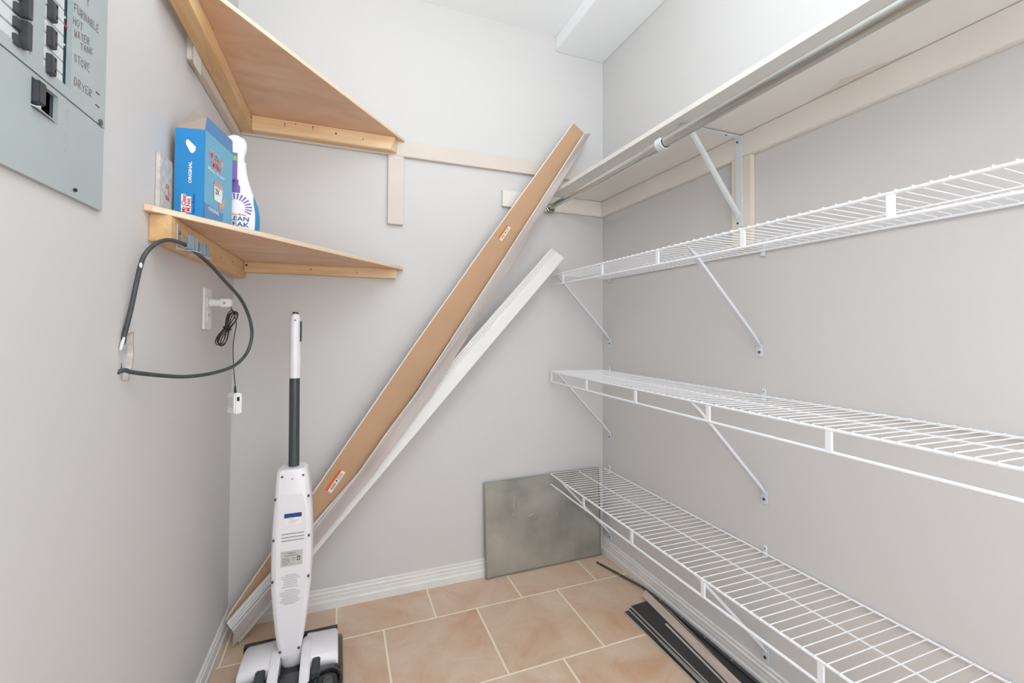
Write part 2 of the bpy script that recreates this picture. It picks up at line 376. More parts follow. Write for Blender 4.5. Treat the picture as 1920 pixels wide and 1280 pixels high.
# painted plank shelf with its rod
m_ = MB()
m_.hexa([(.884, 1.8195, 1.6455), (R-.0002, 1.8195, 1.6455), (R-.0002, -.4, 1.6455), (.904, -.4, 1.6455)], [(.884, 1.8195, 1.661), (R-.0002, 1.8195, 1.661), (R-.0002, -.4, 1.661), (.904, -.4, 1.661)])
t = thing('plank_shelf', 'long painted plank shelf high on the right wall above the hanging rod', 'shelf', (R-.14, D-.1, 1.6455))
m_.build('board', 'shelfpaint', t, bevel=.0015)
m_ = MB(); m_.hexa([(.8835, 1.8195, 1.6457), (.8841, 1.8195, 1.6457), (.9041, -.4, 1.6457), (.9035, -.4, 1.6457)], [(.8835, 1.8195, 1.6608), (.8841, 1.8195, 1.6608), (.9041, -.4, 1.6608), (.9035, -.4, 1.6608)])
m_.build('front_edge', 'shelfedge', t)['label'] = 'off-white front edge of the shelf'
m_ = MB(); z8 = lambda a, b: at(1100+a/2.3415, b/2.3415, 'z', 1.6453)
up_ = [z8(*p_) for p_ in ((990, 447), (1060, 398), (1120, 345), (1180, 328), (1260, 290), (1330, 268), (1400, 236), (1470, 222), (1560, 178), (1640, 150), (1700, 105), (1800, 70), (1920, 8))]
ps_ = [Vector((min(p_.x, R-.0185), p_.y, 1.6453)) for p_ in up_]; ed_ = Vector((R-.0183, ps_[-1].y, 1.6453)); st_ = Vector((R-.0183, ps_[0].y, 1.6453))
for a_, b_ in zip(ps_, ps_[1:]): m_.face([a_, b_, Vector((R-.0183, b_.y, 1.6453)), Vector((R-.0183, a_.y, 1.6453))])
m_.build('stain', mat('bare_stain', (218, 213, 203), .6), t)['label'] = 'darker wavy stain along the underside'
t = thing('closet_rod', 'telescoping chrome hanging rod under the painted plank shelf', 'rod', (.9, 1.79, 1.59))
RA, RB = Vector((.879, 1.800, 1.589)), Vector((.916, -.4, 1.614))
def rp(y): k = (RA.y-y)/(RA.y-RB.y); return RA.lerp(RB, k)
MB().cyl(rp(1.800), rp(1.10), .0125, 20).build('inner_tube', 'chrome', t, smooth=True)
MB().cyl(rp(1.135), rp(-.35), .0150, 20).build('outer_tube', 'chrome', t, smooth=True)
m_ = MB(); m_.cyl((.879, 1.8018, 1.586), (.879, 1.799, 1.586), .024, 24); m_.tube([(.879+.017*math.cos(a), 1.795, 1.587+.017*math.sin(a)) for a in [PI+i*PI/10 for i in range(11)]], .0022, 6)
m_.build('end_flange', 'chrome', t, smooth=True)

# white shelf bracket with rod hook
t = thing('shelf_bracket', 'white steel shelf bracket with a hook holding the rod', 'bracket', (R-.02, 1.027, 1.5))
YB = 1.027
def strap(name, a, b, wdir, w, th, m='bracket', bev=.001, parent=None, w2=None):
    a = Vector(a); b = Vector(b); wd = Vector(wdir).normalized(); d_ = (b-a).normalized(); nn = d_.cross(wd).normalized(); w2 = w2 or w
    m_ = MB(); m_.hexa([a+wd*w/2, a-wd*w/2, a-wd*w/2+nn*th, a+wd*w/2+nn*th], [b+wd*w2/2, b-wd*w2/2, b-wd*w2/2+nn*th, b+wd*w2/2+nn*th]); return m_.build(name, m, parent, bevel=bev)
strap('wall_arm', (R-.0205, YB-.003, 1.643), (R-.0205, YB-.003, 1.362), (0, 1, 0), .027, .0022, parent=t)
strap('top_arm', (R-.019, YB, 1.6425), (.925, YB, 1.6425), (0, 1, 0), .022, .0022, parent=t)
strap('diagonal_strut', (.957, YB, 1.630), (R-.023, YB, 1.392), (0, 1, 0), .013, .012, parent=t, bev=.0015)
hk = [(.944, YB, 1.640), (.938, YB+.006, 1.612)]
m_ = MB(); rc = rp(1.062); ring = []
for i in range(15):
    a = math.radians(-20-i*13.5); ring.append((rc.x+.0185*math.cos(a), rc.z+.0185*math.sin(a)))
A = [Vector((x, 1.052, z)) for x, z in ring]; B = [Vector((x, 1.078, z)) for x, z in ring]
ring2 = [(rc.x+(x-rc.x)*1.12, rc.z+(z-rc.z)*1.12) for x, z in ring]
A2 = [Vector((x, 1.052, z)) for x, z in ring2]; B2 = [Vector((x, 1.078, z)) for x, z in ring2]
m_.loft([[A[i], B[i], B2[i], A2[i]] for i in range(15)]); m_.build('rod_hook', 'bracket', t, smooth=True)
strap('hook_neck', (.957, YB+.002, 1.632), (rc.x+.018, 1.062, 1.607), (0, 1, 0), .018, .003, parent=t)
m_ = MB()
for z in (1.625, 1.372): m_.cyl((R-.0228, YB, z), (R-.0235, YB, z), .0032, 10)
for x in (1.10, .968): m_.cyl((x, YB, 1.6404), (x, YB, 1.6398), .0032, 10)
split_build(m_, 'screw_hole', 'dark', t)
MB().cyl((R-.0228, YB, 1.392), (R-.026, YB, 1.392), .006, 14).build('rivet', 'bracket', t, smooth=True)

# ================================================================ PLYWOOD CORNER SHELVES
def corner_shelf(label, loc, board, z0, z1, leftc, backc, frontpts):
    t = thing('corner_shelf', label, 'corner shelf', loc)
    m_ = MB(); m_.hexa([(x, y, z0) for x, y in board], [(x, y, z1) for x, y in board]); m_.build('board', 'ply', t, bevel=.001)
    (x0, y0), (x1, y1) = frontpts; d_ = Vector((x1-x0, y1-y0, 0)).normalized(); nn = Vector((d_.y, -d_.x, 0))*.0006
    a = Vector((x0, y0, z0+.0006)); b = Vector((x1, y1, z0+.0006)); up = Vector((0, 0, z1-z0-.0012))
    m_ = MB(); m_.hexa([a+nn*-1, b+nn*-1, b+nn, a+nn], [a+nn*-1+up, b+nn*-1+up, b+nn+up, a+nn+up]); m_.build('front_edge', 'plyedge', t)['label'] = 'pale sawn plywood edge'
    m_ = MB(); m_.hexa(*leftc); m_.build('support_batten', 'pineY', t, bevel=.002)
    m_ = MB(); m_.hexa(*backc); m_.build('support_batten', 'pineX', t, bevel=.002)
    return t
def lb(y0, y1, z0, z1, o0, o1):     # batten along the left wall
    return ([TL(y0, z0, o0), TL(y0, z0, o1), TL(y0, z1, o1), TL(y0, z1, o0)], [TL(y1, z0, o0), TL(y1, z0, o1), TL(y1, z1, o1), TL(y1, z1, o0)])
def bb(x0, x1, z0, z1, o0, o1, ch=0):
    return ([(x0, D-o0, z0), (x0, D-o1, z0), (x0, D-o1, z1), (x0, D-o0, z1)], [(x1, D-o0, z0), (x1-ch, D-o1, z0), (x1-ch*.4, D-o1, z1), (x1, D-o0, z1)])
e1 = Vector((.2355, 1.8018, 0)); e0 = Vector((-.2505, 1.1836, 0)); dd = (e0-e1).normalized(); pe = e1+dd*((e1.x-lx(1.0, .0182))/-dd.x)
UPB = [(lx(1.8018, .0182), 1.8018), (lx(pe.y, .0182), pe.y), (.2355, 1.8018)]
# upper shelf: on painted cleats, so the battens start 18 mm off the walls
t = corner_shelf('upper raw plywood corner shelf on pine battens, under the ceiling at left', (-.2, 1.7, 1.786), UPB, 1.7860, 1.7985,
    lb(pe.y+.03, 1.8018, 1.734, 1.7858, .0182, .056), bb(lx(1.8, .056)+.0005, .206, 1.7345, 1.7858, .0182, .056, .03), (UPB[1], UPB[2]))
m_ = MB()
for x, z, r in ((-.2965, 1.776, .0035), (-.19, 1.771, .0022), (-.19, 1.763, .0015), (-.155, 1.777, .002), (-.098, 1.776, .0025), (-.098, 1.77, .0014), (-.098, 1.765, .0014), (-.02, 1.764, .0032), (.075, 1.757, .0022)):
    m_.cyl((x, D-.0562, z), (x, D-.0572, z), r, 10)
split_build(m_, 'nail_hole', 'dark', t)
LOB = [(lx(1.8198, .0002), 1.8198), (lx(1.075, .0002), 1.075), (lx(1.075, .0002)+.012, 1.079), (.234, 1.8005), (.234, 1.8198)]
t = corner_shelf('lower raw plywood corner shelf holding the cleaning supplies', (-.2, 1.7, 1.274), LOB, 1.2745, 1.287,
    lb(1.100, 1.8195, 1.2185, 1.2743, .0002, .038), bb(lx(1.8, .038)+.0005, .206, 1.2385, 1.2743, .0002, .038), (LOB[2], LOB[3]))
m_ = MB()
for x, z, r in ((-.305, 1.262, .0035), (-.10, 1.258, .0022), (.06, 1.255, .0018)): m_.cyl((x, D-.0382, z), (x, D-.0392, z), r, 10)
for y, z in ((1.62, 1.25), (1.48, 1.243)): m_.cyl(TL(y, z, .0382), TL(y, z, .039), .002, 8)
split_build(m_, 'nail_hole', 'dark', t)
m_ = MB(); m_.hexa([TL(1.285, 1.69, .0185), TL(1.345, 1.69, .0185), TL(1.345, 1.74, .0185), TL(1.285, 1.74, .0185)], [TL(1.285, 1.69, .0190), TL(1.345, 1.69, .0190), TL(1.345, 1.74, .0190), TL(1.285, 1.74, .0190)])
tag(m_.build('tape_strip', 'tape'), 'crumpled piece of clear tape under the upper corner shelf on the left wall', 'tape')

# ================================================================ WIRE SHELVES
def wire_shelf(label, z, strut0):
    t = thing('wire_shelf', label, 'wire shelf', (R, 1.79, z), 'white wire shelves')
    y1, y0 = 1.797, -.12; xb, xf, xm = R-.006, S, (R-.006+S)/2+.004
    for nm, x, zz, r in (('front_rail', xf, z, .0034), ('lower_front_rail', xf-.001, z-.043, .0036), ('middle_rail', xm, z-.003, .0022), ('back_rail', xb, z-.003, .0030)):
        MB().cyl((x, y1, zz), (x, y0, zz), r, 10).build(nm, 'wire', t, smooth=True)
    m_ = MB(); y = y1-.004
    while y > y0:
        m_.tube([(xb-.001, y, z+.0008), (xf+.006, y, z+.0045), (xf-.001, y, z+.0048), (xf-.0042, y, z+.001)], .0011, 6); y -= .0245
    m_.build('wire_deck', 'wire', t, smooth=True)
    y = strut0
    while y > y0:
        m_ = MB(); m_.box(xf-.0035, xf+.0015, y-.007, y+.007, z-.042, z-.001); m_.build('front_strut', 'wire', t, bevel=.0014); y -= .302
    return t
wire_shelf('topmost white wire shelf on the right wall, seen from below', 1.2805, 1.685)
wire_shelf('middle white wire shelf on the right wall, between two others', .852, 1.7935)
wire_shelf('lowest white wire shelf, its far end before the metal sheet', .397, 1.5115)

BR = thing('shelf_brace', 'x', 'shelf brace', (R, 0, 0), 'diagonal braces under the wire shelves')
m_ = MB()
ax = Vector((S-R+.006, 0, -.006)); bx = Vector((-.006, 0, -.287))
d_ = (bx-ax).normalized(); nn = Vector((-d_.z, 0, d_.x))
secs = []
for k, wv, th in ((0, .007, .004), (.08, .016, .008), (.9, .020, .009), (1, .016, .004)):
    p = ax.lerp(bx, k); secs.append([p+Vector((0, wv/2, 0)), p+Vector((0, -wv/2, 0)), p+Vector((0, -wv/2, 0))+nn*th, p+Vector((0, wv/2, 0))+nn*th])
off = Vector((R, 0, 0)); m_.loft([[q2+off for q2 in s_] for s_ in secs]); m_.build('channel', 'brace', BR, bevel=.0012)
m_ = MB(); m_.box(R-.0035, R-.0003, -.0115, .0115, -.316, -.278); m_.build('foot_plate', 'brace', BR, bevel=.0015)
MB().cyl((R-.0034, 0, -.303), (R-.0058, 0, -.303), .0042, 12).build('screw', 'screw', BR, smooth=True)
first = True
for z, nm in ((1.2805, 'topmost'), (.852, 'middle'), (.397, 'lowest')):
    for y, ww in ((1.757, 'far'), (.970, 'near')):
        b = BR if first else copy_tree(BR); first = False
        b.location = (R, y if nm == 'topmost' else y-.012*(ww == 'near'), z)
        b['label'] = 'white diagonal brace under the %s wire shelf, the one %s' % (nm, 'nearest the back corner' if ww == 'far' else 'nearer the camera')
CL = thing('wall_clip', 'x', 'clip', (R, 0, 0), 'clips holding the wire shelves')
m_ = MB(); m_.box(R-.006, R-.0003, -.0055, .0055, -.006, .026); m_.box(R-.011, R-.0003, -.0055, .0055, -.009, -.003); m_.build('body', 'bracket', CL, bevel=.0012)
MB().cyl((R-.0061, 0, .017), (R-.0068, 0, .017), .0016, 8).build('pin', 'dark', CL)
first = True
for z, nm in ((1.2805, 'topmost'), (.852, 'middle'), (.397, 'lowest')):
    for y, ww in ((1.757, 'far'), (.955, 'near')):
        b = CL if first else copy_tree(CL); first = False
        b.location = (R, y, z-(.006 if nm != 'topmost' else .010))
        b['label'] = 'small wall clip gripping the %s wire shelf %s' % (nm, 'by the back corner' if ww == 'far' else 'above its nearer brace')

# ================================================================ LEANING STRIPS
def strip(yf, th, left, right, zs_extra=0):
    """flat strip whose front face edges follow measured points; yf(z) is the lean"""
    def on(p):
        y = yf(0)
        for _ in range(6): q_ = at(p[0], p[1], 'y', y); y = yf(max(q_.z, 0))
        q_ = at(p[0], p[1], 'y', y); q_.z = max(q_.z, .0005); return q_
    return [(on(a), on(b)) for a, b in zip(left, right)]
def stripmesh(rows, y1, y2): 
    m_ = MB(); m_.loft([[a+Vector((0, y1, 0)), b+Vector((0, y1, 0)), b+Vector((0, y2, 0)), a+Vector((0, y2, 0))] for a, b in rows]); return m_
# brown fibreboard-backed board
AL = [(1075.5, 230.6), (910, 460), (780, 643.7), (585.6, 927.7), (506.3, 1041), (438.8, 1139), (424, 1163)]
AR = [(1096.0, 250.0), (960, 460), (783, 728), (671, 893), (592, 1010), (512, 1126), (470, 1186)]
rowsA = strip(lambda z: 1.738, .008, AL, AR)
t = thing('baseboard_plank', 'leaning board with brown fibreboard back and two orange stickers', 'board', rowsA[-1][1])
stripmesh(rowsA, 0, .0085).build('board', 'mdf', t)
m_ = MB(); m_.loft([[a+Vector((-.0028, -.0006, .0018)), a+Vector((.0002, -.0006, -.0004)), a+Vector((.0002, .009, -.0004)), a+Vector((-.0028, .009, .0018))] for a, b in rowsA]); m_.build('painted_edge', 'lip', t)['label'] = 'white painted edge of the board'
for (px, py), lab in (((945, 436), 'upper'), ((628, 901), 'lower')):
    c = at(px, py, 'y', 1.738); d_ = (rowsA[0][0]-rowsA[3][0]).normalized(); d_.y = 0; d_.normalize(); n_ = Vector((d_.z, 0, -d_.x))
    ln, wd = (.070, .021) if lab == 'upper' else (.083, .025)
    m_ = MB(); a = c-d_*ln/2-n_*wd*.42+Vector((0, -.0003, 0)); m_.hexa([a, a+d_*ln, a+d_*ln+n_*wd, a+n_*wd], [p+Vector((0, -.0003, 0)) for p in (a, a+d_*ln, a+d_*ln+n_*wd, a+n_*wd)])
    s_ = m_.build('sticker', 'paper', t); s_['label'] = '%s white and orange barcode sticker' % lab
    m_ = MB(); a2 = a+Vector((0, -.0006, 0)); m_.face([a2, a2+d_*ln, a2+d_*ln+n_*wd*.38, a2+n_*wd*.38]); m_.build('orange_band', 'orange', s_)
    m_ = MB()
    for k in range(9): p = a2+d_*(ln*(.12+.035*k))+n_*wd*.52; w_ = ln*.012*(1+k % 2); m_.face([p, p+d_*w_, p+d_*w_+n_*wd*.32, p+n_*wd*.32])
    p = a2+d_*(ln*.50)+n_*wd*.5; m_.face([p, p+d_*.005, p+d_*.005+n_*.006, p+n_*.006])
    for k in range(3): p = a2+d_*(ln*.60)+n_*wd*(.48+.15*k); m_.face([p, p+d_*ln*.3, p+d_*ln*.3+n_*wd*.05, p+n_*wd*.05])
    m_.build('barcode', 'ink', s_)
# white casing with grooves
BL = [(1033.4, 465.5), (819, 708.6), (671, 887), (506.3, 1074), (425.3, 1166)]
BRt = [(1058, 484), (866, 711), (715, 890), (548, 1088), (449, 1204.5)]
rowsB = strip(lambda z: 1.718+.012*z/1.4, .009, BL, BRt)
t = thing('casing_moulding', 'white grooved casing moulding leaning on the back corner shelf end, lowest of the slanted strips', 'moulding', rowsB[-1][1])
m_ = MB(); secs = []
for a, b in rowsB:
    pr = [(0, 0), (.03, -.0042), (.11, -.0042), (.13, 0), (.15, -.0035), (.22, -.0035), (.24, .0005), (.26, -.003), (.33, -.003), (.36, .0015), (.42, -.001), (.97, -.002), (1, .0), (1, .009), (0, .009)]
    secs.append([a.lerp(b, k)+Vector((0, y, 0)) for k, y in pr])
m_.loft(secs); m_.build('casing', 'whitecas', t)
# grey wood-grain strip
CLf = [(1096.3, 250.3), (962, 460), (782, 737), (720, 820), (671, 891), (585.6, 998), (506.7, 1101.3), (438.4, 1182)]
CRt = [(1107.6, 250.3), (982, 460), (812, 737), (751, 820), (699, 891), (602, 1010), (509, 1124), (435.2, 1214.7)]
rowsC = strip(lambda z: 1.700+.002*z, .01, CLf, CRt)
t = thing('laminate_moulding', 'narrow grey wood-grain moulding leaning along the right edge of the brown board', 'moulding', rowsC[-1][1])
stripmesh(rowsC, 0, .006).build('face', 'greywood', t)
m_ = MB(); m_.loft([[a+Vector((-.0024, .0012, .0013)), a+Vector((-.0002, 0, 0)), a+Vector((-.0002, .006, 0)), a+Vector((-.0024, .006, .0013))] for a, b in rowsC]); m_.build('lip', 'lip', t)['label'] = 'pale rounded lip'

# ================================================================ METAL SHEET
t = thing('metal_sheet', 'galvanised metal sheet standing on the floor in the back corner', 'metal sheet', (.86, 1.79, 0))
c4 = [Vector((.5805, 1.785, .0005)), Vector((1.1415, 1.790, .0005)), Vector((1.1345, 1.8015, .3995)), Vector((.5735, 1.8015, .3945))]
m_ = MB(); m_.prism(c4, (0, .0025, 0)); m_.build('sheet', 'galv', t)
for nm, (i, j) in (('folded_edge', (0, 3)), ('folded_edge', (1, 2)), ('folded_edge', (3, 2)), ('folded_edge', (0, 1))):
    a, b = c4[i], c4[j]; c_ = sum(c4, Vector())/4; ins = ((c_-(a+b)/2)); ins = Vector((ins.x, 0, 0)) if abs(ins.x) > abs(ins.z)*.9 and (i, j) in ((0, 3), (1, 2)) else Vector((0, 0, ins.z)); ins = ins.normalized()*.006
    m_ = MB(); q_ = Vector((0, -.0015, 0)); m_.hexa([a+q_, b+q_, b+ins+q_, a+ins+q_], [a, b, b+ins, a+ins]); m_.build(nm, 'galvedge' if (i, j) != (3, 2) else 'galv', t, bevel=.0005)
m_ = MB()
for px in ([(966, 929), (963, 943), (963, 953)], [(962, 961), (963, 968)], [(1002, 958), (1000, 963), (991, 967)], [(1045, 961), (1045, 968)]):
    m_.tube([at(x, y, 'y', 1.7915) for x, y in px], .0009, 5)
for x, y in ((938, 929), (976, 935), (981, 1014), (1013, 1028), (1024, 1047), (955, 916), (1002, 948), (1023, 973), (1014, 974)): m_.sphere(at(x, y, 'y', 1.7925), .0014)
split_build(m_, 'paint_drip', 'paintfleck', t)

# ================================================================ FLOORING OFFCUTS AND METAL TRIMS
def fl(x, y, z): return at(x, y, 'z', z)
def plank(label, far, near, z0, z1, grp='vinyl plank offcuts', m='vinyl', cat='plank', name='vinyl_plank', edge=True):
    """far / near: measured left and right points of the top face, near ones extended past the frame"""
    fa, fb = fl(*far[0], z1), fl(*far[1], z1); na, nb = fl(*near[0], z1), fl(*near[1], z1)
    d1 = (na-fa).normalized(); d2 = (nb-fb).normalized(); Ln = (na-fa).length+.35
    na = fa+d1*Ln; nb = fb+d2*Ln; dz = Vector((0, 0, z0-z1))
    t = thing(name, label, cat, (fa+nb)/2+dz, grp)
    m_ = MB(); m_.hexa([fa, fb, nb, na], [p+dz for p in (fa, fb, nb, na)]); m_.build('plank', m, t)
    if edge:
        o_ = (fb-fa).normalized()*-.0016; m_ = MB(); up = Vector((0, 0, .0002)); m_.hexa([fa+o_+up, fa+up, na+up, na+o_+up], [p+dz*.9 for p in (fa+o_, fa, na, na+o_)]); m_.build('pale_edge', 'vinyledge', t)['label'] = 'pale cut edge'
    return t
q6 = lambda a, b: (1140+a/6.4, 1080+b/6.4)
plank('bottom black-backed vinyl plank, its pale edge nearest the middle of the floor', (q6(195, 425), q6(330, 385)), (q6(1062, 1280), q6(1290, 1280)), .0005, .005)
plank('second black-backed vinyl plank, between the bottom one and the top one', (q6(247, 388), q6(380, 352)), (q6(1150, 1280), q6(1370, 1280)), .0053, .010)
plank('top black-backed vinyl plank, widest face showing', (q6(272, 357), q6(466, 296)), (q6(1212, 1280), q6(1470, 1280)), .0103, .015)
plank('thin bare white strip lying on the top black plank', (q6(684, 568), q6(700, 562)), (q6(1395, 1280), q6(1415, 1280)), .0152, .018, None, 'vinyledge', 'strip', 'thin_strip', False)
plank('dull metal strip wedged between the lower planks', (q6(598, 765), q6(622, 752)), (q6(1085, 1255), q6(1150, 1255)), .0102, .0118, None, 'steel', 'strip', 'metal_strip', False)
plank('black-backed vinyl plank by the right baseboard, beyond the pale wood strip', (q6(592, 262), q6(655, 250)), (q6(1610, 1280), q6(1790, 1280)), .0005, .012)
# pale wood strip standing on edge
t0 = thing('wood_strip', 'pale pinkish wood-grain strip standing on edge among the black planks', 'strip', fl(1204, 1117, 0))
f0, f1 = fl(*q6(408, 236), .0158), fl(*q6(405, 150), .034); g0, g1 = fl(*q6(1440, 1280), .0158), fl(*q6(1640, 1280), .034)
dz = (g0-f0); g0 = f0+dz.normalized()*(dz.length+.35); dz = (g1-f1); g1 = f1+dz.normalized()*(dz.length+.35); f1 = Vector((f0.x+.020, f0.y+.004, .034)); g1 = Vector((g0.x+.020, g0.y+.004, .034))
m_ = MB(); v_ = Vector((.003, .0015, 0)); m_.hexa([f0, f1, g1, g0], [f0+v_, f1+v_, g1+v_, g0+v_]); m_.build('strip', 'pinkwood', t0)
m_ = MB(); m_.tube([f1+v_/2, g1+v_/2], .0016, 6); m_.build('dark_tongue', 'vinyl', t0)
# long dark metal trim resting on the baseboard
t0 = thing('metal_track', 'long dark metal track with rivets, one end out on the floor tiles', 'metal track', fl(1120, 1052, 0))
fa, fb = fl(1119, 1056, .004), fl(1121, 1049, .004); na = Vector((1.128, .25, .012)); nb = Vector((1.141, .25, .012))
mid = []
for (px, py), z in (((1118.5, 1053.5), .004), ((1162, 1077), .007), ((1203, 1099), .0135), ((1243, 1121), .0165), ((1330, 1188), .018), ((1400, 1243), .018)):
    p = fl(px, py, z); p.x = min(p.x, 1.1465); mid.append((p+Vector((-.004, 0, 0)), p+Vector((.004, 0, .003))))
a_, b_ = mid[-1]; mid.append((Vector((a_.x, .3, a_.z)), Vector((b_.x, .3, b_.z))))
m_ = MB(); m_.loft([[a, b, b-Vector((0, 0, .003)), a-Vector((0, 0, .003))] for a, b in mid]); m_.build('track', 'aged', t0)
m_ = MB()
for k in range(9):
    y = 1.72-.11*k; 
    for (a, b), (c_, d2) in zip(mid, mid[1:]):
        A_, B_ = (a+b)/2, (c_+d2)/2
        if B_.y <= y <= A_.y: p = A_.lerp(B_, (A_.y-y)/(A_.y-B_.y)); m_.sphere(p+Vector((0, 0, .001)), .0022)
split_build(m_, 'rivet', 'steel', t0)

# ================================================================ FLOOR WASHER
t = thing('floor_washer', 'white upright floor washer with dark pole, standing by the back wall', 'floor cleaner', (-.12, 1.46, 0))
def wf(z): return 1.445+.055*(z-.07)/.53          # back panel plane (faces the camera)
OUT = [(880, 527, 571), (884, 519, 577), (900, 517, 581), (950, 512.5, 585), (1000, 509, 586.5), (1050, 507.5, 586), (1100, 507, 583.5), (1150, 511, 578), (1190, 515.5, 572), (1225, 522, 565), (1236, 528, 560)]
secs = []; info = []
for py, xl, xr in OUT:
    y = 1.47
    for _ in range(6): p = at((xl+xr)/2, py, 'y', y); y = wf(p.z)
    a = at(xl, py, 'y', y+.02); b = at(xr, py, 'y', y+.02); cx = (a.x+b.x)/2; hw = (b.x-a.x)/2; z = p.z
    info.append((z, y, cx, hw)); dp = min(.105, .06+.10*max(0, (z-.05)))
    if py == 880: dp *= .8
    ring = []
    for sx, sy, kk in ((-1, 0, 0), (1, 0, 0)): pass
    pr = [(-.74, 0), (.74, 0), (.92, .006), (1, .02), (1, .6*dp), (.86, .9*dp), (.5, dp), (-.5, dp), (-.86, .9*dp), (-1, .6*dp), (-1, .02), (-.92, .006)]
    secs.append([Vector((cx+hw*u_, y+v_, z)) for u_, v_ in pr])
m_ = MB(); m_.loft(secs[::-1]); body = m_.build('body', 'wplastic', t, bevel=.0008, seg=1, sharp=32)
def wI(z):
    for a, b in zip(info, info[1:]):
        if b[0] <= z <= a[0]: k = (a[0]-z)/(a[0]-b[0]); return [a[i]+(b[i]-a[i])*k for i in range(4)]
    return info[-1]
rows = []
for z, k in ((.545, .5), (.535, .62), (.50, .70), (.4, .73), (.3, .73), (.2, .72), (.13, .68), (.10, .6)):
    _, y, cx, hw = wI(z); rows.append((Vector((cx-hw*k, y, z)), Vector((cx+hw*k, y, z))))
stripmesh(rows, -.0014, .002).build('back_cover', 'wpanel', t, bevel=.0006, seg=1)
m_ = MB(); m2 = MB()
def wat(px, py):
    y = 1.47
    for _ in range(6): p = at(px, py, 'y', y); y = wf(p.z)
    return p
for px, py in ((529, 894), (568.5, 890), (516, 937), (578.5, 929), (512.5, 1014), (579, 1003), (510.5, 1092), (578, 1079), (525, 1222.5), (560, 1213.5)):
    p = wat(px, py); m_.cyl(p+Vector((0, .004, 0)), p+Vector((0, -.0016, 0)), .0034, 12); m2.cyl(p+Vector((0, -.0015, 0)), p+Vector((0, -.0022, 0)), .0017, 6)
split_build(m_, 'screw', 'screw', t); split_build(m2, 'screw_recess', 'dark', t)
m_ = MB(); p = wat(548, 897.5); m_.cyl(p+Vector((0, .003, 0)), p+Vector((0, -.0005, 0)), .0018, 10); m_.build('pin_hole', 'dark', t)
XD, ZD = Vector((1, 0, 0)), Vector((0, .10, .995))
def wpatch(name, px, py, w, h, m, lift=.0022, par=t):
    m_ = MB(); p = wat(px, py); patch(m_, p, XD, ZD, w, h, lift); return m_.build(name, m, par)
s_ = wpatch('blue_label', 533, 984, .047, .034, 'paper', .0018); s_['label'] = 'small white label with a blue header'
wpatch('header', 533, 971.5, .047, .0125, 'navy', .0021, s_)
m_ = MB()
for k, (w_, x_) in enumerate(((.026, .012), (.014, .012), (.026, .012), (.018, .012))): patch(m_, wat(533, 984)+XD*x_+ZD*(.019-.0048*k), XD, ZD, w_, .0009, .0022)
m_.build('print', 'inkgrey', s_)
text('header_text', 'KEEP HANDLE UPRIGHT', 'whiteink', s_, wat(533, 971.5)+XD*.003+ZD*.004, XD, ZD, width=.041, height=.0045, lift=.0025) if False else None
m_ = MB()
for k in range(3):
    p = wat(528, 1003+6.3*k); m_.prism([p+Vector((0, -.0022, 0)), p+Vector((.060, -.0022, 0)), p+Vector((.060, -.0022, .0024)), p+Vector((0, -.0022, .0024))], (0, .0012, 0))
split_build(m_, 'vent_slot', 'inkgrey', t)
s_ = wpatch('rating_label', 526, 1063.5, .058, .043, mat('silver_label', (196, 196, 194), .35, .4), .0018); s_['label'] = 'silver rating label'
text('brand_text', 'TINECO', 'ink', s_, wat(526, 1063.5)+XD*.017+ZD*.034, XD, ZD, width=.022, height=.0040, lift=.0022)
m_ = MB(); p = wat(526, 1063.5)
for x_, z_, w_ in ((.010, .029, .036), (.004, .021, .020), (.004, .016, .021), (.004, .011, .022), (.004, .006, .016), (.030, .021, .008), (.030, .016, .006), (.026, .006, .006)): patch(m_, p+XD*x_+ZD*z_, XD, ZD, w_, .0010, .0021)
for x_, z_ in ((.043, .014), (.048, .014), (.043, .020), (.049, .020), (.046, .023)): patch(m_, p+XD*x_+ZD*z_, XD, ZD, .0035, .0035, .0021)
m_.build('print', 'ink', s_)
m_ = MB()
for k in range(18):
    if k == 8: continue
    w_ = [.030, .048, .050, .036, .036, .036, .036, .044, 0, .030, .048, .054, .050, .040, .046, .054, .050, .030][k]; p = wat(545, 1077+3.15*k)
    patch(m_, Vector((wI(p.z)[2]-.001-w_/2, p.y, p.z)), XD, ZD, w_, .0011, .0020)
m_.build('warning_text', 'inkgrey', t)['label'] = 'block of small grey printed warning text'
# pole and handle
def cyls(name, pts, rad, m, n=18, sc=(1, 1)):
    m_ = MB(); rings = []
    for p, r in zip(pts, rad): rings.append([Vector(p)+Vector((r*sc[0]*math.cos(2*PI*k/n), r*sc[1]*math.sin(2*PI*k/n), 0)) for k in range(n)])
    m_.loft(rings); return m_.build(name, m, t, smooth=True)
pc = lambda px, py, y=1.545: at(px, py, 'y', y)
cyls('pole', [pc(551, 884), pc(552.5, 705)], [.0155, .0150], 'pole')
cyls('handle', [pc(553, 708), pc(553, 703), pc(553.5, 668), pc(553.5, 645), pc(553.5, 615), pc(554, 597), pc(554, 590), pc(554, 587)], [.0165, .0172, .0172, .0160, .0165, .0150, .0125, .006], 'wplastic', sc=(1, 1.25))
cyls('top_button', [pc(554, 588.5), pc(554, 585)], [.010, .007], 'bplastic')
a = pc(562.5, 640); b = pc(563, 602); m_ = MB(); m_.box(a.x+.001, a.x+.0045, a.y-.012, a.y+.012, a.z, b.z); m_.build('control_strip', 'bplastic', t, bevel=.001)
p = pc(553.5, 600, 1.526); MB().cyl(p+Vector((0, .006, 0)), p+Vector((0, -.001, 0)), .0028, 10).build('handle_screw', 'screw', t)
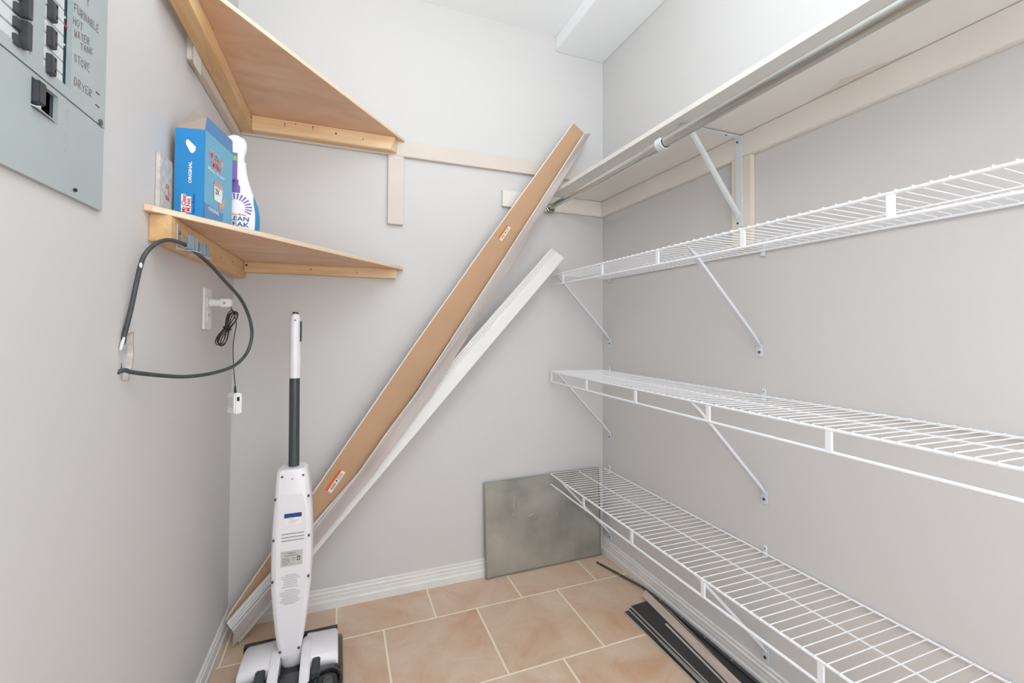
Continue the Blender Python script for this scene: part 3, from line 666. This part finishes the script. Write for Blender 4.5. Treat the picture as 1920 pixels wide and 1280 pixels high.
# pivot and floor head
cyls('pivot', [Vector((-.117, 1.478, z)) for z in (.045, .055, .085, .10)], [.020, .030, .033, .033], 'wplastic')
X0, X1 = -.264, .022
def rr(x0, x1, y0, y1, z, r=.03, n=6):
    pts = []
    for cx, cy_, a0 in ((x1-r, y1-r, 0), (x0+r, y1-r, 90), (x0+r, y0+r, 180), (x1-r, y0+r, 270)):
        for k in range(n): a = math.radians(a0+90*k/(n-1)); pts.append(Vector((cx+r*math.cos(a), cy_+r*math.sin(a), z)))
    return pts
m_ = MB(); m_.loft([rr(X0, X1, 1.27, 1.60, .004), rr(X0, X1, 1.27, 1.60, .04), rr(X0+.01, X1-.01, 1.28, 1.57, .060), rr(X0+.02, X1-.02, 1.29, 1.56, .064)]); m_.build('base', 'bplastic', t, smooth=True)
m_ = MB(); m_.box(-.262, .006, 1.583, 1.606, .045, .062); m_.build('front_comb', 'bplastic', t, bevel=.001)
m_ = MB()
for k in range(44):
    x = -.256+k*.006; m_.box(x, x+.003, 1.586, 1.603, .062, .0645)
cb = m_.build('comb_teeth', 'pole', t); cb['kind'] = 'stuff'
def cover(x0, x1, sgn):
    pr = [(1.583, .050), (1.575, .072), (1.545, .088), (1.475, .100), (1.432, .098), (1.420, .090), (1.415, .062), (1.42, .055)]
    m_ = MB(); rows_ = []
    xs = [x0, x0+(x1-x0)*.08, x0+(x1-x0)*.5, x1] if sgn < 0 else [x0, x0+(x1-x0)*.5, x0+(x1-x0)*.92, x1]
    ks = [.84, .97, 1.0, 1.08] if sgn < 0 else [1.08, 1.0, .97, .84]
    for x, k in zip(xs, ks): rows_.append([Vector((x, y-(.012 if abs(k-.84) < .01 and y > 1.5 else 0), .05+(z-.05)*k)) for y, z in pr])
    m_.loft(rows_); return m_.build('head_cover', 'wplastic', t, bevel=.002, sharp=50)
cover(-.252, -.160, -1); cover(-.082, .008, 1)
for x0, x1 in ((-.172, -.146), (-.092, -.066)):
    m_ = MB(); m_.loft([[Vector((x0, y, z)), Vector((x1, y, z)), Vector((x1, y, z-h)), Vector((x0, y, z-h))] for y, z, h in ((1.56, .075, .02), (1.50, .104, .04), (1.46, .110, .05), (1.38, .096, .04), (1.335, .075, .03))])
    m_.build('fork_arm', 'wplastic', t, bevel=.003)
m_ = MB(); m_.loft([rr(-.146, -.092, 1.30, 1.47, .05, .012), rr(-.146, -.092, 1.30, 1.46, .062, .012), rr(-.14, -.098, 1.31, 1.45, .066, .01)]); m_.build('centre_well', 'bgloss', t, smooth=True)
m_ = MB(); m_.loft([rr(-.255, .016, 1.275, 1.412, .058, .02), rr(-.252, .013, 1.278, 1.410, .074, .02), rr(-.242, .003, 1.288, 1.402, .080, .02)]); m_.build('dirty_tank', 'bgloss', t, smooth=True)['label'] = 'glossy black rear housing'
for x0, x1 in ((-.205, -.180), (-.062, -.040)):
    m_ = MB(); m_.box(x0, x1, 1.355, 1.425, .070, .094); m_.build('latch', 'pole', t, bevel=.003)
for x, dx in ((-.018, 1), (-.235, -1)):
    m_ = MB(); m_.tube([(x+.034*math.cos(a), 1.335+.045*math.sin(a), .080) for a in [2*PI*i/24 for i in range(24)]], .005, 8, closed=True); m_.build('wheel_arch', 'bplastic', t, smooth=True)
    m_ = MB(); m_.cyl((x-.012, 1.33, .055), (x+.012, 1.33, .055), .036, 24); m_.build('wheel', 'gwheel', t, bevel=.004)

# ================================================================ ELECTRICAL PANEL
t = thing('electrical_panel', 'open grey breaker panel set in the left wall with handwritten circuit names', 'breaker panel', TL(.72, 1.5))
def plate(name, y0, y1, z0, z1, holes, o0, o1, m):
    bm = bmesh.new()
    for off in (o0, o1):
        def lp(pts): 
            vs = [bm.verts.new(TL(y, z, off)) for y, z in pts]; return [bm.edges.new((vs[i], vs[(i+1) % len(vs)])) for i in range(len(vs))]
        e = lp([(y0, z0), (y1, z0), (y1, z1), (y0, z1)])
        for h in holes: e += lp([(h[0], h[2]), (h[1], h[2]), (h[1], h[3]), (h[0], h[3])])
        bmesh.ops.triangle_fill(bm, use_beauty=True, edges=e, normal=(1, 0, 0))
    mb_ = MB(); mb_.bm.free(); mb_.bm = bm
    for rct in [(y0, y1, z0, z1)]+holes:
        a = [(rct[0], rct[2]), (rct[1], rct[2]), (rct[1], rct[3]), (rct[0], rct[3])]
        for i in range(4): p, q_ = a[i], a[(i+1) % 4]; mb_.face([TL(*p, o0), TL(*q_, o0), TL(*q_, o1), TL(*p, o1)])
    return mb_.build(name, m, t)
ZT = 1.92
plate('upper_cover', PY0, PY1, 1.3655, PZ1, [(.7495, .8115, 1.3815, ZT), (.60, .7255, 1.3815, ZT)], .0005, .007, 'panel')
plate('lower_cover', PY0, PY1, PZ0, 1.3640, [(.7300, .7850, 1.3195, 1.3575)], .0005, .006, 'panel')
m_ = MB(); m_.hexa(*lb(PY0+.025, PY1-.025, PZ0+.025, PZ1-.025, -.075, -.070)); m_.build('enclosure_back', 'gutter', t)
m_ = MB(); m_.hexa(*lb(.7935, .83, 1.33, ZT, -.007, -.004)); m_.build('gutter_liner', 'gutter', t)
m_ = MB(); m_.hexa(*lb(.725, .80, 1.30, 1.365, -.030, -.028)); m_.build('main_cavity', 'teal', t)
# right column of slim breakers: double-pole handles every two ways
pitch = .0187
zt = [atL(84, p_, .007).z for p_ in (44.5, 84, 97, 134)]
H0 = zt[3]; HP = (zt[0]-zt[2])
for k in range(14):
    z0 = H0-.0015+HP*k
    if z0+HP > ZT: break
    br = MB()
    for j in (0, 1): br.hexa(*lb(.7502, .7928, z0+HP/2*j+.0004, z0+HP/2*(j+1)-.0005, -.03, .0065))
    br = br.build('breaker', 'panel2', t, bevel=.0008); br['label'] = 'slim twin circuit breaker'
    za, zb = z0+.0012, z0+.0012+(zt[0]-zt[1])
    h = MB(); h.hexa([TL(.7545, za, .006), TL(.7672, za, .006), TL(.7665, za+.001, .0128), TL(.7552, za+.001, .0128)], [TL(.7545, zb, .006), TL(.7672, zb, .006), TL(.7665, zb-.001, .0128), TL(.7552, zb-.001, .0128)])
    h.build('toggle', 'toggle', br, bevel=.0008)
    h = MB()
    for q_ in (.2, .75): h.hexa(*lb(.762, .765, za+(zb-za)*q_, za+(zb-za)*(q_+.12), .0128, .0131))
    h.build('toggle_mark', 'hole', br)
zl = [atL(32, p_, .007).z for p_ in (43, 82, 2)]
for k in range(9):
    z0 = zl[1]-.002+.0375*k
    br = MB()
    for j in (0, 1): br.hexa(*lb(.645, .7245, z0+.0187*j+.0005, z0+.0187*j+.0180, -.03, .0062))
    br = br.build('breaker', 'panel2', t, bevel=.0008); br['label'] = 'wide circuit breaker'
    h = MB(); h.hexa(*lb(.7040, .7125, z0+.001, z0+.0335, .006, .0150)); h.hexa(*lb(.6935, .7040, z0-.001, z0+.011, .006, .0098)); h.hexa(*lb(.6935, .7040, z0+.019, z0+.031, .006, .0098))
    h.build('toggle', 'toggle', br)
br = MB(); br.hexa(*lb(.7315, .762, 1.325, 1.3565, -.02, .0008)); br = br.build('main_breaker', 'panel2', t, bevel=.0015); br['label'] = 'main breaker in its own opening'
h = MB(); h.hexa(*lb(.7318, .7450, 1.3265, 1.3550, .0008, .0135)); h.build('toggle', 'toggle', br, bevel=.0012)
h = MB(); h.hexa([TL(.7315, 1.3245, .002), TL(.7315, 1.3205, .012), TL(.778, 1.3205, .008), TL(.778, 1.3245, 0)], [TL(.7315, 1.3225, .002), TL(.7315, 1.3195, .012), TL(.778, 1.3195, .008), TL(.778, 1.3225, 0)]); h.build('sill', 'panel2', br)
m_ = MB(); m_.tube(smoothpath([TL(.790, 1.474, -.004), TL(.796, 1.466, .003), TL(.804, 1.466, .003), TL(.810, 1.474, -.006)]), .0018, 8); m_.build('red_wire', 'red', t, smooth=True)
for z, mm in ((1.4385, 'wwire'), (1.4835, 'thinblack'), (1.4775, 'wwire')):
    m_ = MB(); m_.tube(smoothpath([TL(.788, z, -.006), TL(.796, z-.001, .001), TL(.804, z+.002, .001), TL(.812, z+.007, -.006)]), .0019, 8); m_.build('wire', mm, t, smooth=True)
for px, py in ((187, 229), (139.5, 356)):
    p = atL(px, py, .007); MB().cyl(p, p+Vector((.0025, 0, 0)), .0048 if py < 300 else .0025, 12).build('cover_screw', 'screw' if py < 300 else 'dark', t, smooth=True)
# embossed marks
m_ = MB()
for y, z in ((.8045, 1.348), (.8045, 1.339), (.8048, 1.330), (.8035, 1.313), (.803, 1.305), (.801, 1.29)): m_.hexa(*lb(y, y+.004, z, z+.003, .006, .0065))
split_build(m_, 'embossed_mark', 'panel', t)
m_ = MB()
for y, z in ((.876, 1.4105), (.876, 1.3905)): m_.hexa(*lb(y, y+.011, z, z+.0012, .007, .0078))
split_build(m_, 'embossed_line', 'ink', t)
STK = {'F': [[(0, 0), (0, 1), (.7, 1)], [(0, .5), (.5, .5)]], 'U': [[(0, 1), (0, .1), (.3, 0), (.6, .1), (.6, 1)]], 'R': [[(0, 0), (0, 1), (.5, .95), (.55, .6), (0, .5), (.6, 0)]], 'N': [[(0, 0), (0, 1), (.6, 0), (.6, 1)]],
 'A': [[(0, 0), (.3, 1), (.6, 0)], [(.12, .4), (.5, .4)]], 'B': [[(0, 0), (0, 1), (.5, .9), (.45, .55), (0, .5), (.55, .4), (.5, .05), (0, 0)]], 'L': [[(0, 1), (0, 0), (.55, 0)]], 'E': [[(.6, 1), (0, 1), (0, 0), (.6, 0)], [(0, .5), (.45, .5)]],
 'H': [[(0, 0), (0, 1)], [(.6, 0), (.6, 1)], [(0, .5), (.6, .5)]], 'O': [[(.3, 0), (0, .3), (0, .7), (.3, 1), (.6, .7), (.6, .3), (.3, 0)]], 'T': [[(0, 1), (.7, 1)], [(.35, 1), (.35, 0)]], 'W': [[(0, 1), (.18, 0), (.35, .6), (.5, 0), (.7, 1)]],
 'K': [[(0, 0), (0, 1)], [(.6, 1), (0, .45), (.6, 0)]], 'S': [[(.6, .85), (.3, 1), (0, .8), (.1, .55), (.5, .45), (.6, .2), (.3, 0), (0, .1)]], 'V': [[(0, 1), (.3, 0), (.6, 1)]], 'D': [[(0, 0), (0, 1), (.4, .9), (.6, .5), (.4, .1), (0, 0)]], 'Y': [[(0, 1), (.3, .5), (.6, 1)], [(.3, .5), (.3, 0)]], 'C': [[(.6, .85), (.3, 1), (0, .6), (0, .3), (.3, 0), (.6, .15)]]}
def hand(s, px0, px1, hgt, par, m='marker'):
    """marker lettering: px0 / px1 = baseline start and end measured on the cover"""
    a = atL(*px0, .0074); b = atL(*px1, .0074); d_ = b-a; adv = 1/len(s); m_ = MB()
    for i, ch in enumerate(s):
        for st in STK.get(ch, []):
            pts = [a+d_*(adv*(i+.12+.75*x/.7))+Vector((0, 0, hgt*(y*.92+.06*math.sin(i*2.3)))) for x, y in st]
            for p, q_ in zip(pts, pts[1:]):
                v = (q_-p).normalized(); n_ = v.cross(Vector((1, 0, 0))).normalized()*.0006; v *= .0005
                m_.face([p-v-n_, q_+v-n_, q_+v+n_, p-v+n_])
    o_ = m_.build('lettering', m, par); o_['label'] = 'handwritten word '+s; return o_
hand('FURNABLE', (139, 20), (186, 63), .0125, t)
hand('HOT', (137, 44), (156, 58), .0115, t)
hand('WATER', (139, 68), (169, 86), .0115, t)
hand('TANK', (150, 92), (175, 103), .0100, t)
hand('STOVE', (139, 114), (169, 136), .0120, t)
hand('DRYER', (139, 158), (173, 184), .0120, t)
hand('Y', (161, 8), (170, 15), .014, t)

# ================================================================ TOOL CLIPS + THICK CABLE
def clip(label, y, z, kk):
    t = thing('tool_clip', label, 'clip', TL(y, z, .039), 'spring clips screwed to the lower shelf batten')
    def q_(dy, dz, o): return TL(y+dy, z+dz, .0385+o)
    m_ = MB(); m_.hexa([q_(-.010, -.028, 0), q_(.010, -.028, 0), q_(.010, .026, 0), q_(-.010, .026, 0)], [q_(-.010, -.028, .002), q_(.010, -.028, .002), q_(.010, .026, .002), q_(-.010, .026, .002)])
    m_.hexa([q_(-.010, -.028, 0), q_(.010, -.028, 0), q_(.010, -.026, 0), q_(-.010, -.026, 0)], [q_(-.010, -.030, .032), q_(.010, -.030, .032), q_(.010, -.028, .032), q_(-.010, -.028, .032)])
    m_.build('strap', 'zinc', t, bevel=.0006)
    m_ = MB(); m_.tube([q_(-.016, -.030, .020), q_(-.018, -.032, .034), q_(-.006, -.033, .042), q_(.008, -.033, .042), q_(.020, -.032, .034), q_(.018, -.030, .020)], .0011, 6); m_.build('spring_wire', 'zinc', t, smooth=True)
    for s_ in (-1, 1):
        c_ = q_(s_*.012, -.004 if 0 else -.012, .024); ring = []
        for k in range(28):
            r = .0085 if (k % 4 < 2) else .0066; a = 2*PI*k/28; ring.append((r*math.cos(a), r*math.sin(a)))
        m_ = MB(); m_.loft([[c_+Vector((x, yv, -.016)) for x, yv in ring], [c_+Vector((x, yv, .012)) for x, yv in ring]]); m_.build('ribbed_roller', 'rubber', t)
    MB().cyl(q_(0, .008, .002), q_(0, .008, .0042), .004, 10).build('screw', 'screw', t, smooth=True)
clip('metal spring clip with ribbed rubber rollers, nearer one, gripping the thick cable', 1.140, 1.238, 1)
clip('metal spring clip with ribbed rubber rollers, the farther one on the batten', 1.222, 1.238, 1)
CA = (-.362, .99, 1.0); CN = Vector((1, -.42, 0)).normalized()
cp = lambda x, y: atP(x, y, CA, CN)
pts = [TL(.988, 1.0, -.030), TL(.994, 1.012, .0), cp(233, 628), cp(243, 590), cp(250, 558), cp(257, 525), cp(263, 500), cp(270, 480), cp(283, 464), cp(300, 453), cp(320, 450), cp(345, 458), cp(368, 474), cp(395, 497), cp(420, 525), cp(448, 556), cp(463, 583), cp(471, 610), cp(472, 632), cp(466, 655), cp(455, 672), cp(438, 686), cp(415, 695), cp(385, 702), cp(345, 706), cp(305, 704), cp(265, 700), cp(245, 697), atL(231, 694, .005), TL(.985, .9595, -.008)]
t = thing('power_cable', 'thick black cable looped from the torn wall opening through the spring clip', 'cable', TL(.99, 1.0))
MB().tube(smoothpath(pts, 5), .0040, 12).build('jacket', 'black', t, smooth=True)
p0, p1 = cp(262, 503), cp(265.5, 493); d_ = (p1-p0); o_ = Vector((.0012, -.0022, 0))
m_ = MB(); m_.sphere((p0+p1)/2+o_+Vector((0, -.0012, 0)), .0036, (.75, .55, 1.6)); m_.build('paint_spot', 'paintfleck', t, smooth=True)
m_ = MB(); seg = [cp(233, 632), cp(229, 645), cp(226, 656)]; m_.tube([p+Vector((.001, -.0035, 0)) for p in seg], [.0018, .0030, .0018], 8); m_.build('plaster_smear', 'paintfleck', t, smooth=True)

# ================================================================ OUTLET, ADAPTER, CABLE
t = thing('wall_outlet', 'white duplex outlet low on the left wall near the corner', 'outlet', TL(1.5, 1.097))
m_ = MB(); m_.hexa(*lb(1.463, 1.533, 1.038, 1.156, .0003, .006)); m_.build('cover_plate', 'plastic', t, bevel=.002)
for z in (1.076, 1.114):
    m_ = MB(); m_.hexa(*lb(1.483, 1.513, z-.014, z+.014, .006, .0085)); rc_ = m_.build('receptacle', 'plastic', t, bevel=.002)
    m_ = MB(); m_.hexa(*lb(1.490, 1.492, z-.002, z+.007, .0085, .0088)); m_.hexa(*lb(1.503, 1.505, z-.002, z+.007, .0085, .0088)); m_.build('slot', 'dark', rc_)
t = thing('wall_adapter', 'white plug-in adapter sticking out of the outlet', 'adapter', TL(1.498, 1.114, .009))
m_ = MB(); c_ = TL(1.498, 1.115, .0092)
m_.tube([c_, c_+Vector((.010, 0, 0))], .0125, 18); m_.tube([c_+Vector((.010, 0, 0)), c_+Vector((.028, 0, 0))], .0105, 18); m_.build('plug', 'plastic', t, smooth=True)
m_ = MB(); m_.box(c_.x+.026, c_.x+.056, 1.484, 1.512, 1.103, 1.126); m_.build('adapter_body', 'plastic', t, bevel=.003)
m_ = MB(); m_.box(c_.x+.036, c_.x+.041, 1.4834, 1.4840, 1.111, 1.117); m_.build('printed_mark', 'inkgrey', t)
yb = 1.492; zf = lambda x, y: at(x, y, 'y', yb)
t = thing('charging_cable', 'thin black charging cable wound into a bundle below the outlet', 'cable', zf(428, 620))
a, b = zf(441, 583), zf(411, 648); ax_ = (b-a).normalized(); sd = Vector((ax_.z, 0, -ax_.x)); m_ = MB()
for k in range(5):
    w_ = .010+.0035*(k % 3); sh = (k-2)*.0028; L_ = (b-a).length*(.94+.05*math.sin(k*2)); c_ = (a+b)/2+sd*sh+Vector((0, (k-2)*.0022, 0)); lp = []
    for i in range(28):
        an = 2*PI*i/28; u_ = math.cos(an); v_ = math.sin(an)*(abs(u_)**1.0*1.25+.10); lp.append(c_+ax_*(u_*L_/2)+sd*(v_*w_)+Vector((0, .002*math.sin(2*an+k), 0)))
    m_.tube(lp, .00145, 6, closed=True)
m_.build('coil', 'thinblack', t, smooth=True)
m_ = MB(); c_ = (a+b)/2; m_.tube([c_+sd*(.010*math.cos(an))+Vector((0, .008*math.sin(an), 0)) + ax_*.002*math.sin(an) for an in [2*PI*i/16 for i in range(16)]], .0022, 6, closed=True); m_.build('tie', 'thinblack', t, smooth=True)
m_ = MB(); m_.tube(smoothpath([zf(430, 570), zf(436, 584), zf(440, 592), zf(443, 607), zf(440, 626), zf(437, 650), zf(438, 690), zf(441, 722), zf(441, 728)], 6), .0013, 6); m_.tube([zf(441, 723), zf(441, 731), zf(441, 738)], [.0018, .0032, .0034], 8); m_.build('lead', 'thinblack', t, smooth=True)
t = thing('power_adapter', 'small white power adapter hanging from the thin black cable', 'adapter', zf(444, 757))
p = zf(443, 775); m_ = MB(); e0_ = Vector((p.x-.002, 1.478, p.z)); dx, dy = Vector((.019, .004, 0)), Vector((-.024, .024, 0)); q4 = [e0_, e0_+dx, e0_+dx+dy, e0_+dy]; up = Vector((0, 0, .060))
m_.hexa(q4, [v+up for v in q4]); m_.build('case', 'plastic', t, bevel=.003)
m_ = MB(); patch(m_, e0_+dx*.28+up*.62, dx, (0, 0, 1), .0065, .012, .0004); m_.build('port', 'dark', t)
m_ = MB()
for k in range(5): patch(m_, e0_+dy+dy*(-.15-.14*k)+up*.3, -dy, (0, 0, 1), .0012, .03, .0004)
m_.build('fine_print', 'inkgrey', t)

# ================================================================ THINGS ON THE LOWER SHELF
ZS = 1.2872
u = Vector((math.sin(math.radians(10.1)), math.cos(math.radians(10.1)), 0)); v = Vector((u.y, -u.x, 0))
Bc = Vector((-.2876, 1.181, ZS)); W_, Ln, Ht = .0605, .1465, .2035
t = thing('eraser_box', 'opened bright blue cleaning pad box with beige flap up', 'box', Bc)
Ac = Bc-v*W_; up = Vector((0, 0, Ht)); Z = Vector((0, 0, 1))
m_ = MB()
def sheet(m_, pts, nrm, th=.0006): n_ = Vector(nrm)*th; m_.hexa(pts, [Vector(p)+n_ for p in pts])
sheet(m_, [Ac, Bc, Bc+up, Ac+up], u); m_.build('end_panel', 'blue', t)['label'] = 'bright blue end reading ORIGINAL'
m_ = MB(); sheet(m_, [Bc, Bc+u*Ln, Bc+u*Ln+up, Bc+up], -v); m_.build('front_panel', 'blue2', t)['label'] = 'light blue printed front'
m_ = MB(); sheet(m_, [Ac, Ac+u*Ln, Ac+u*Ln+up, Ac+up], v); sheet(m_, [Ac+u*Ln, Bc+u*Ln, Bc+u*Ln+up, Ac+u*Ln+up], -u); sheet(m_, [Ac, Bc, Bc+u*Ln, Ac+u*Ln], Z); m_.build('carton_shell', 'kraft', t)
fu = (Z*.030+v*.004)
m_ = MB(); a = Bc+up; sheet(m_, [a, a+u*Ln, a+u*(Ln-.012)+fu, a+fu-u*.001], -v); m_.build('long_flap', 'blue3', t)['label'] = 'raised blue top flap'
m_ = MB(); a = Ac+up; apex = at(360.7, 207.7, 'y', 1.232)
sheet(m_, [a, Bc+up, Bc+up+fu, apex], u, .0006); m_.build('end_flap', 'kraft', t)['label'] = 'beige inside of the raised end flap'
def on_end(s, m, o_, w, h, vert=True):
    return text('lettering', s, m, t, o_, Z if vert else v, -v if vert else Z, width=w, height=h, lift=.0008, bold=.03)
on_end('ORIGINAL', 'whiteink', Ac+v*.0355+Z*.080, .049, .0070)
on_end('Mr.Clean', 'redink', Ac+v*.0245+Z*.014, .040, .0085); on_end('M.Net', 'redink', Ac+v*.0340+Z*.016, .030, .0085)
on_end('Magic Eraser', 'navy', Ac+v*.0435+Z*.012, .045, .0050)
m_ = MB()
for a_, w_, h_ in ((Ac+v*.0150+Z*.012, .0095, .043), (Ac+v*.0250+Z*.014, .010, .036)): patch(m_, a_, v, Z, w_, h_, .0005)
m_.build('logo_ground', 'whiteink', t)
sh_ = [(.024, .158), (.030, .176), (.034, .178), (.044, .165), (.0445, .160), (.038, .148), (.034, .147)]
m_ = MB(); m_.face([atP(x, z, Ac-u*.0006, u) for x, z in ((348.3, 269), (349, 262.5), (353, 261), (367.5, 275.5), (366, 283), (361, 287), (357, 285.5))]); m_.build('printed_sponge', 'whiteink', t)
F = lambda s, z: Bc+u*s+Z*z+v*.0008
def on_front(s, m, o_, w, h): return text('lettering', s, m, t, o_, u, Z, width=w, height=h, lift=.0006, bold=.01)
m_ = MB(); m_.face([F(0, 0), F(.095, 0), F(.095, .036), F(0, .040)]); m_.build('lower_band', 'blue3', t)
on_front('ORIGINAL', 'whiteink', F(.018, .026), .055, .009)
on_front('Mr.Clean', 'whiteink', F(.0225, .1485)-v*.0002, .066, .019); on_front('M.Net', 'whiteink', F(.0325, .1295)-v*.0002, .054, .019)
on_front('Mr.Clean', 'redink', F(.024, .150), .062, .016); on_front('M.Net', 'redink', F(.034, .131), .05, .016); on_front('Magic Eraser', 'whiteink', F(.014, .116), .085, .011)
m_ = MB(); m_.face([F(.048, .058), F(.088, .058), F(.090, .094), F(.046, .094)]); m_.build('printed_pad', 'whiteink', t)
on_front('2X', 'ink', Bc+u*.052+Z*.074+v*.0004+v*.0006, .020, .013)
m_ = MB()
for k in range(4): c_ = F(.052+.010*k, .097)+v*.0004; m_.face([c_+u*(.0045*math.cos(an))+Z*(.008*math.sin(an)) for an in [2*PI*i/12 for i in range(12)]])
m_.face([F(.075, .04)+v*.0004, F(.098, .05)+v*.0004, F(.104, .068)+v*.0004, F(.098, .078)+v*.0004, F(.090, .062)+v*.0004, F(.072, .052)+v*.0004]); m_.build('printed_hand', 'skin', t)
# thin carton against the wall
t = thing('flat_carton', 'worn white carton with red letters, standing behind the blue box', 'box', TL(1.2, ZS))
m_ = MB(); m_.hexa(*lb(1.128, 1.30, ZS, 1.4115, .0006, .0085)); m_.build('carton', 'ledger', t, bevel=.0008)
for s_, z_, w_ in (('CL', 1.345, .022), ('D', 1.3325, .010), ('BE', 1.320, .022)):
    text('lettering', s_, 'redink', t, TL(1.160 if s_ != 'D' else 1.172, z_, .0087), Vector((LK, 1, 0)), Z, width=w_, height=.0095, lift=.0004, bold=.01)
# spray bottle
BC = at(449.5, 405, 'y', 1.375); BC.z = ZS; fd = Vector((-BC.x, -BC.y, 0)).normalized(); rt = Vector((-fd.y, fd.x, 0)); fd2 = fd
t = thing('spray_bottle', 'white and blue cleaner bottle beside the blue box', 'bottle', BC)
prof = [(0, .040, .020), (.006, .044, .024), (.03, .0475, .026), (.06, .0475, .026), (.085, .043, .025), (.11, .033, .023), (.14, .023, .020), (.165, .017, .017), (.19, .013, .013), (.2, .013, .013)]
def bring(z, a_, b_, n=28, cx=0): return [BC+Vector((0, 0, z))+rt*(cx+a_*math.cos(2*PI*k/n))+fd*(b_*math.copysign(abs(math.sin(2*PI*k/n))**.8, math.sin(2*PI*k/n))) for k in range(n)]
m_ = MB(); m_.loft([bring(*p_) for p_ in prof[5:]]); m_.build('bottle_shoulder', 'bottle', t, smooth=True)
m_ = MB(); m_.loft([bring(*p_) for p_ in prof[:6]]); m_.build('bottle_body', 'bottleblue', t, smooth=True)['label'] = 'blue liquid-filled body'
m_ = MB(); m_.loft([bring(z, a_, b_, cx=-.012*min(1, max(0, (z-.13)/.05))) for z, a_, b_ in ((.150, .024, .0195), (.17, .023, .019), (.195, .0215, .019), (.215, .0215, .020), (.232, .026, .021), (.250, .027, .021), (.262, .022, .019), (.268, .012, .013))]); m_.build('spray_head', 'bottle', t, smooth=True)
m_ = MB()
def lab(x, z, lift=0): # point on the front of the body
    for a_, b_ in zip(prof, prof[1:]):
        if a_[0] <= z <= b_[0]:
            k = (z-a_[0])/(b_[0]-a_[0]); A_ = a_[1]+(b_[1]-a_[1])*k; B_ = a_[2]+(b_[2]-a_[2])*k; break
    x = max(-A_*.999, min(A_*.999, x)); s_ = math.sqrt(max(0, 1-(x/A_)**2)); return BC+Vector((0, 0, z))+rt*x+fd*(B_*s_**.8+.0006+lift)
def labgrid(m_, edge, z0, z1, lift, nz=14, nx=10):
    rows_ = []
    for i in range(nz+1):
        z = z0+(z1-z0)*i/nz; l_, r_ = edge(z); rows_.append([lab(l_+(r_-l_)*j/nx, z, lift) for j in range(nx+1)])
    for i in range(nz):
        for j in range(nx): m_.face([rows_[i][j], rows_[i][j+1], rows_[i+1][j+1], rows_[i+1][j]])
def we(z):
    for a_, b_ in zip(prof, prof[1:]):
        if a_[0] <= z <= b_[0]: k = (z-a_[0])/(b_[0]-a_[0]); return a_[1]+(b_[1]-a_[1])*k
labgrid(m_, lambda z: (-we(z)*.9, we(z)*(.74 if z < .09 else .74+.25*min(1, (z-.09)/.03))), .004, .15, .0004); m_.build('front_label', 'bottle', t, smooth=True)
m_ = MB()
for k in range(16):
    an = math.radians(-20+k*14.5); da = math.radians(3.6); c_ = (-.010, .072)
    q4 = [(c_[0]+r*math.cos(an+s), c_[1]+r*math.sin(an+s)) for r, s in ((.022, -da), (.038, -da), (.038, da), (.022, da))]
    m_.face([lab(x, z, .001) for x, z in q4])
m_.build('purple_rays', 'purple', t)
m_ = MB(); labgrid(m_, lambda z: (-.020, .000-.004*(z > .13)), .112, .148, .001, 8, 4); patch(m_, BC+Vector((0, 0, .148))+fd*.0215-rt*.020, rt, Z, .013, .070, .0005); m_.build('purple_band', 'purple', t)
m_ = MB(); patch(m_, BC+Vector((0, 0, .196))+fd*.0222-rt*.018, rt, Z, .009, .012, .0009); m_.build('green_mark', 'green', t)
for s_, mm, z_, w_, h_ in (('CLEAN', 'navy', .038, .058, .0115), ('FREAK', 'navy', .023, .060, .0115), ('Mr.Clean M.Net', 'redink', .052, .046, .005)):
    text('lettering', s_, mm, t, BC+Vector((0, 0, z_))+fd*.0275-rt*(w_/2+.008), rt, Z, width=w_, height=h_, lift=.0002, bold=.012)
text('lettering', 'FUSION', 'whiteink', t, BC+Vector((0, 0, .115))+fd*.0275+rt*.001, Z, -rt, width=.03, height=.006, lift=.0004) if False else None
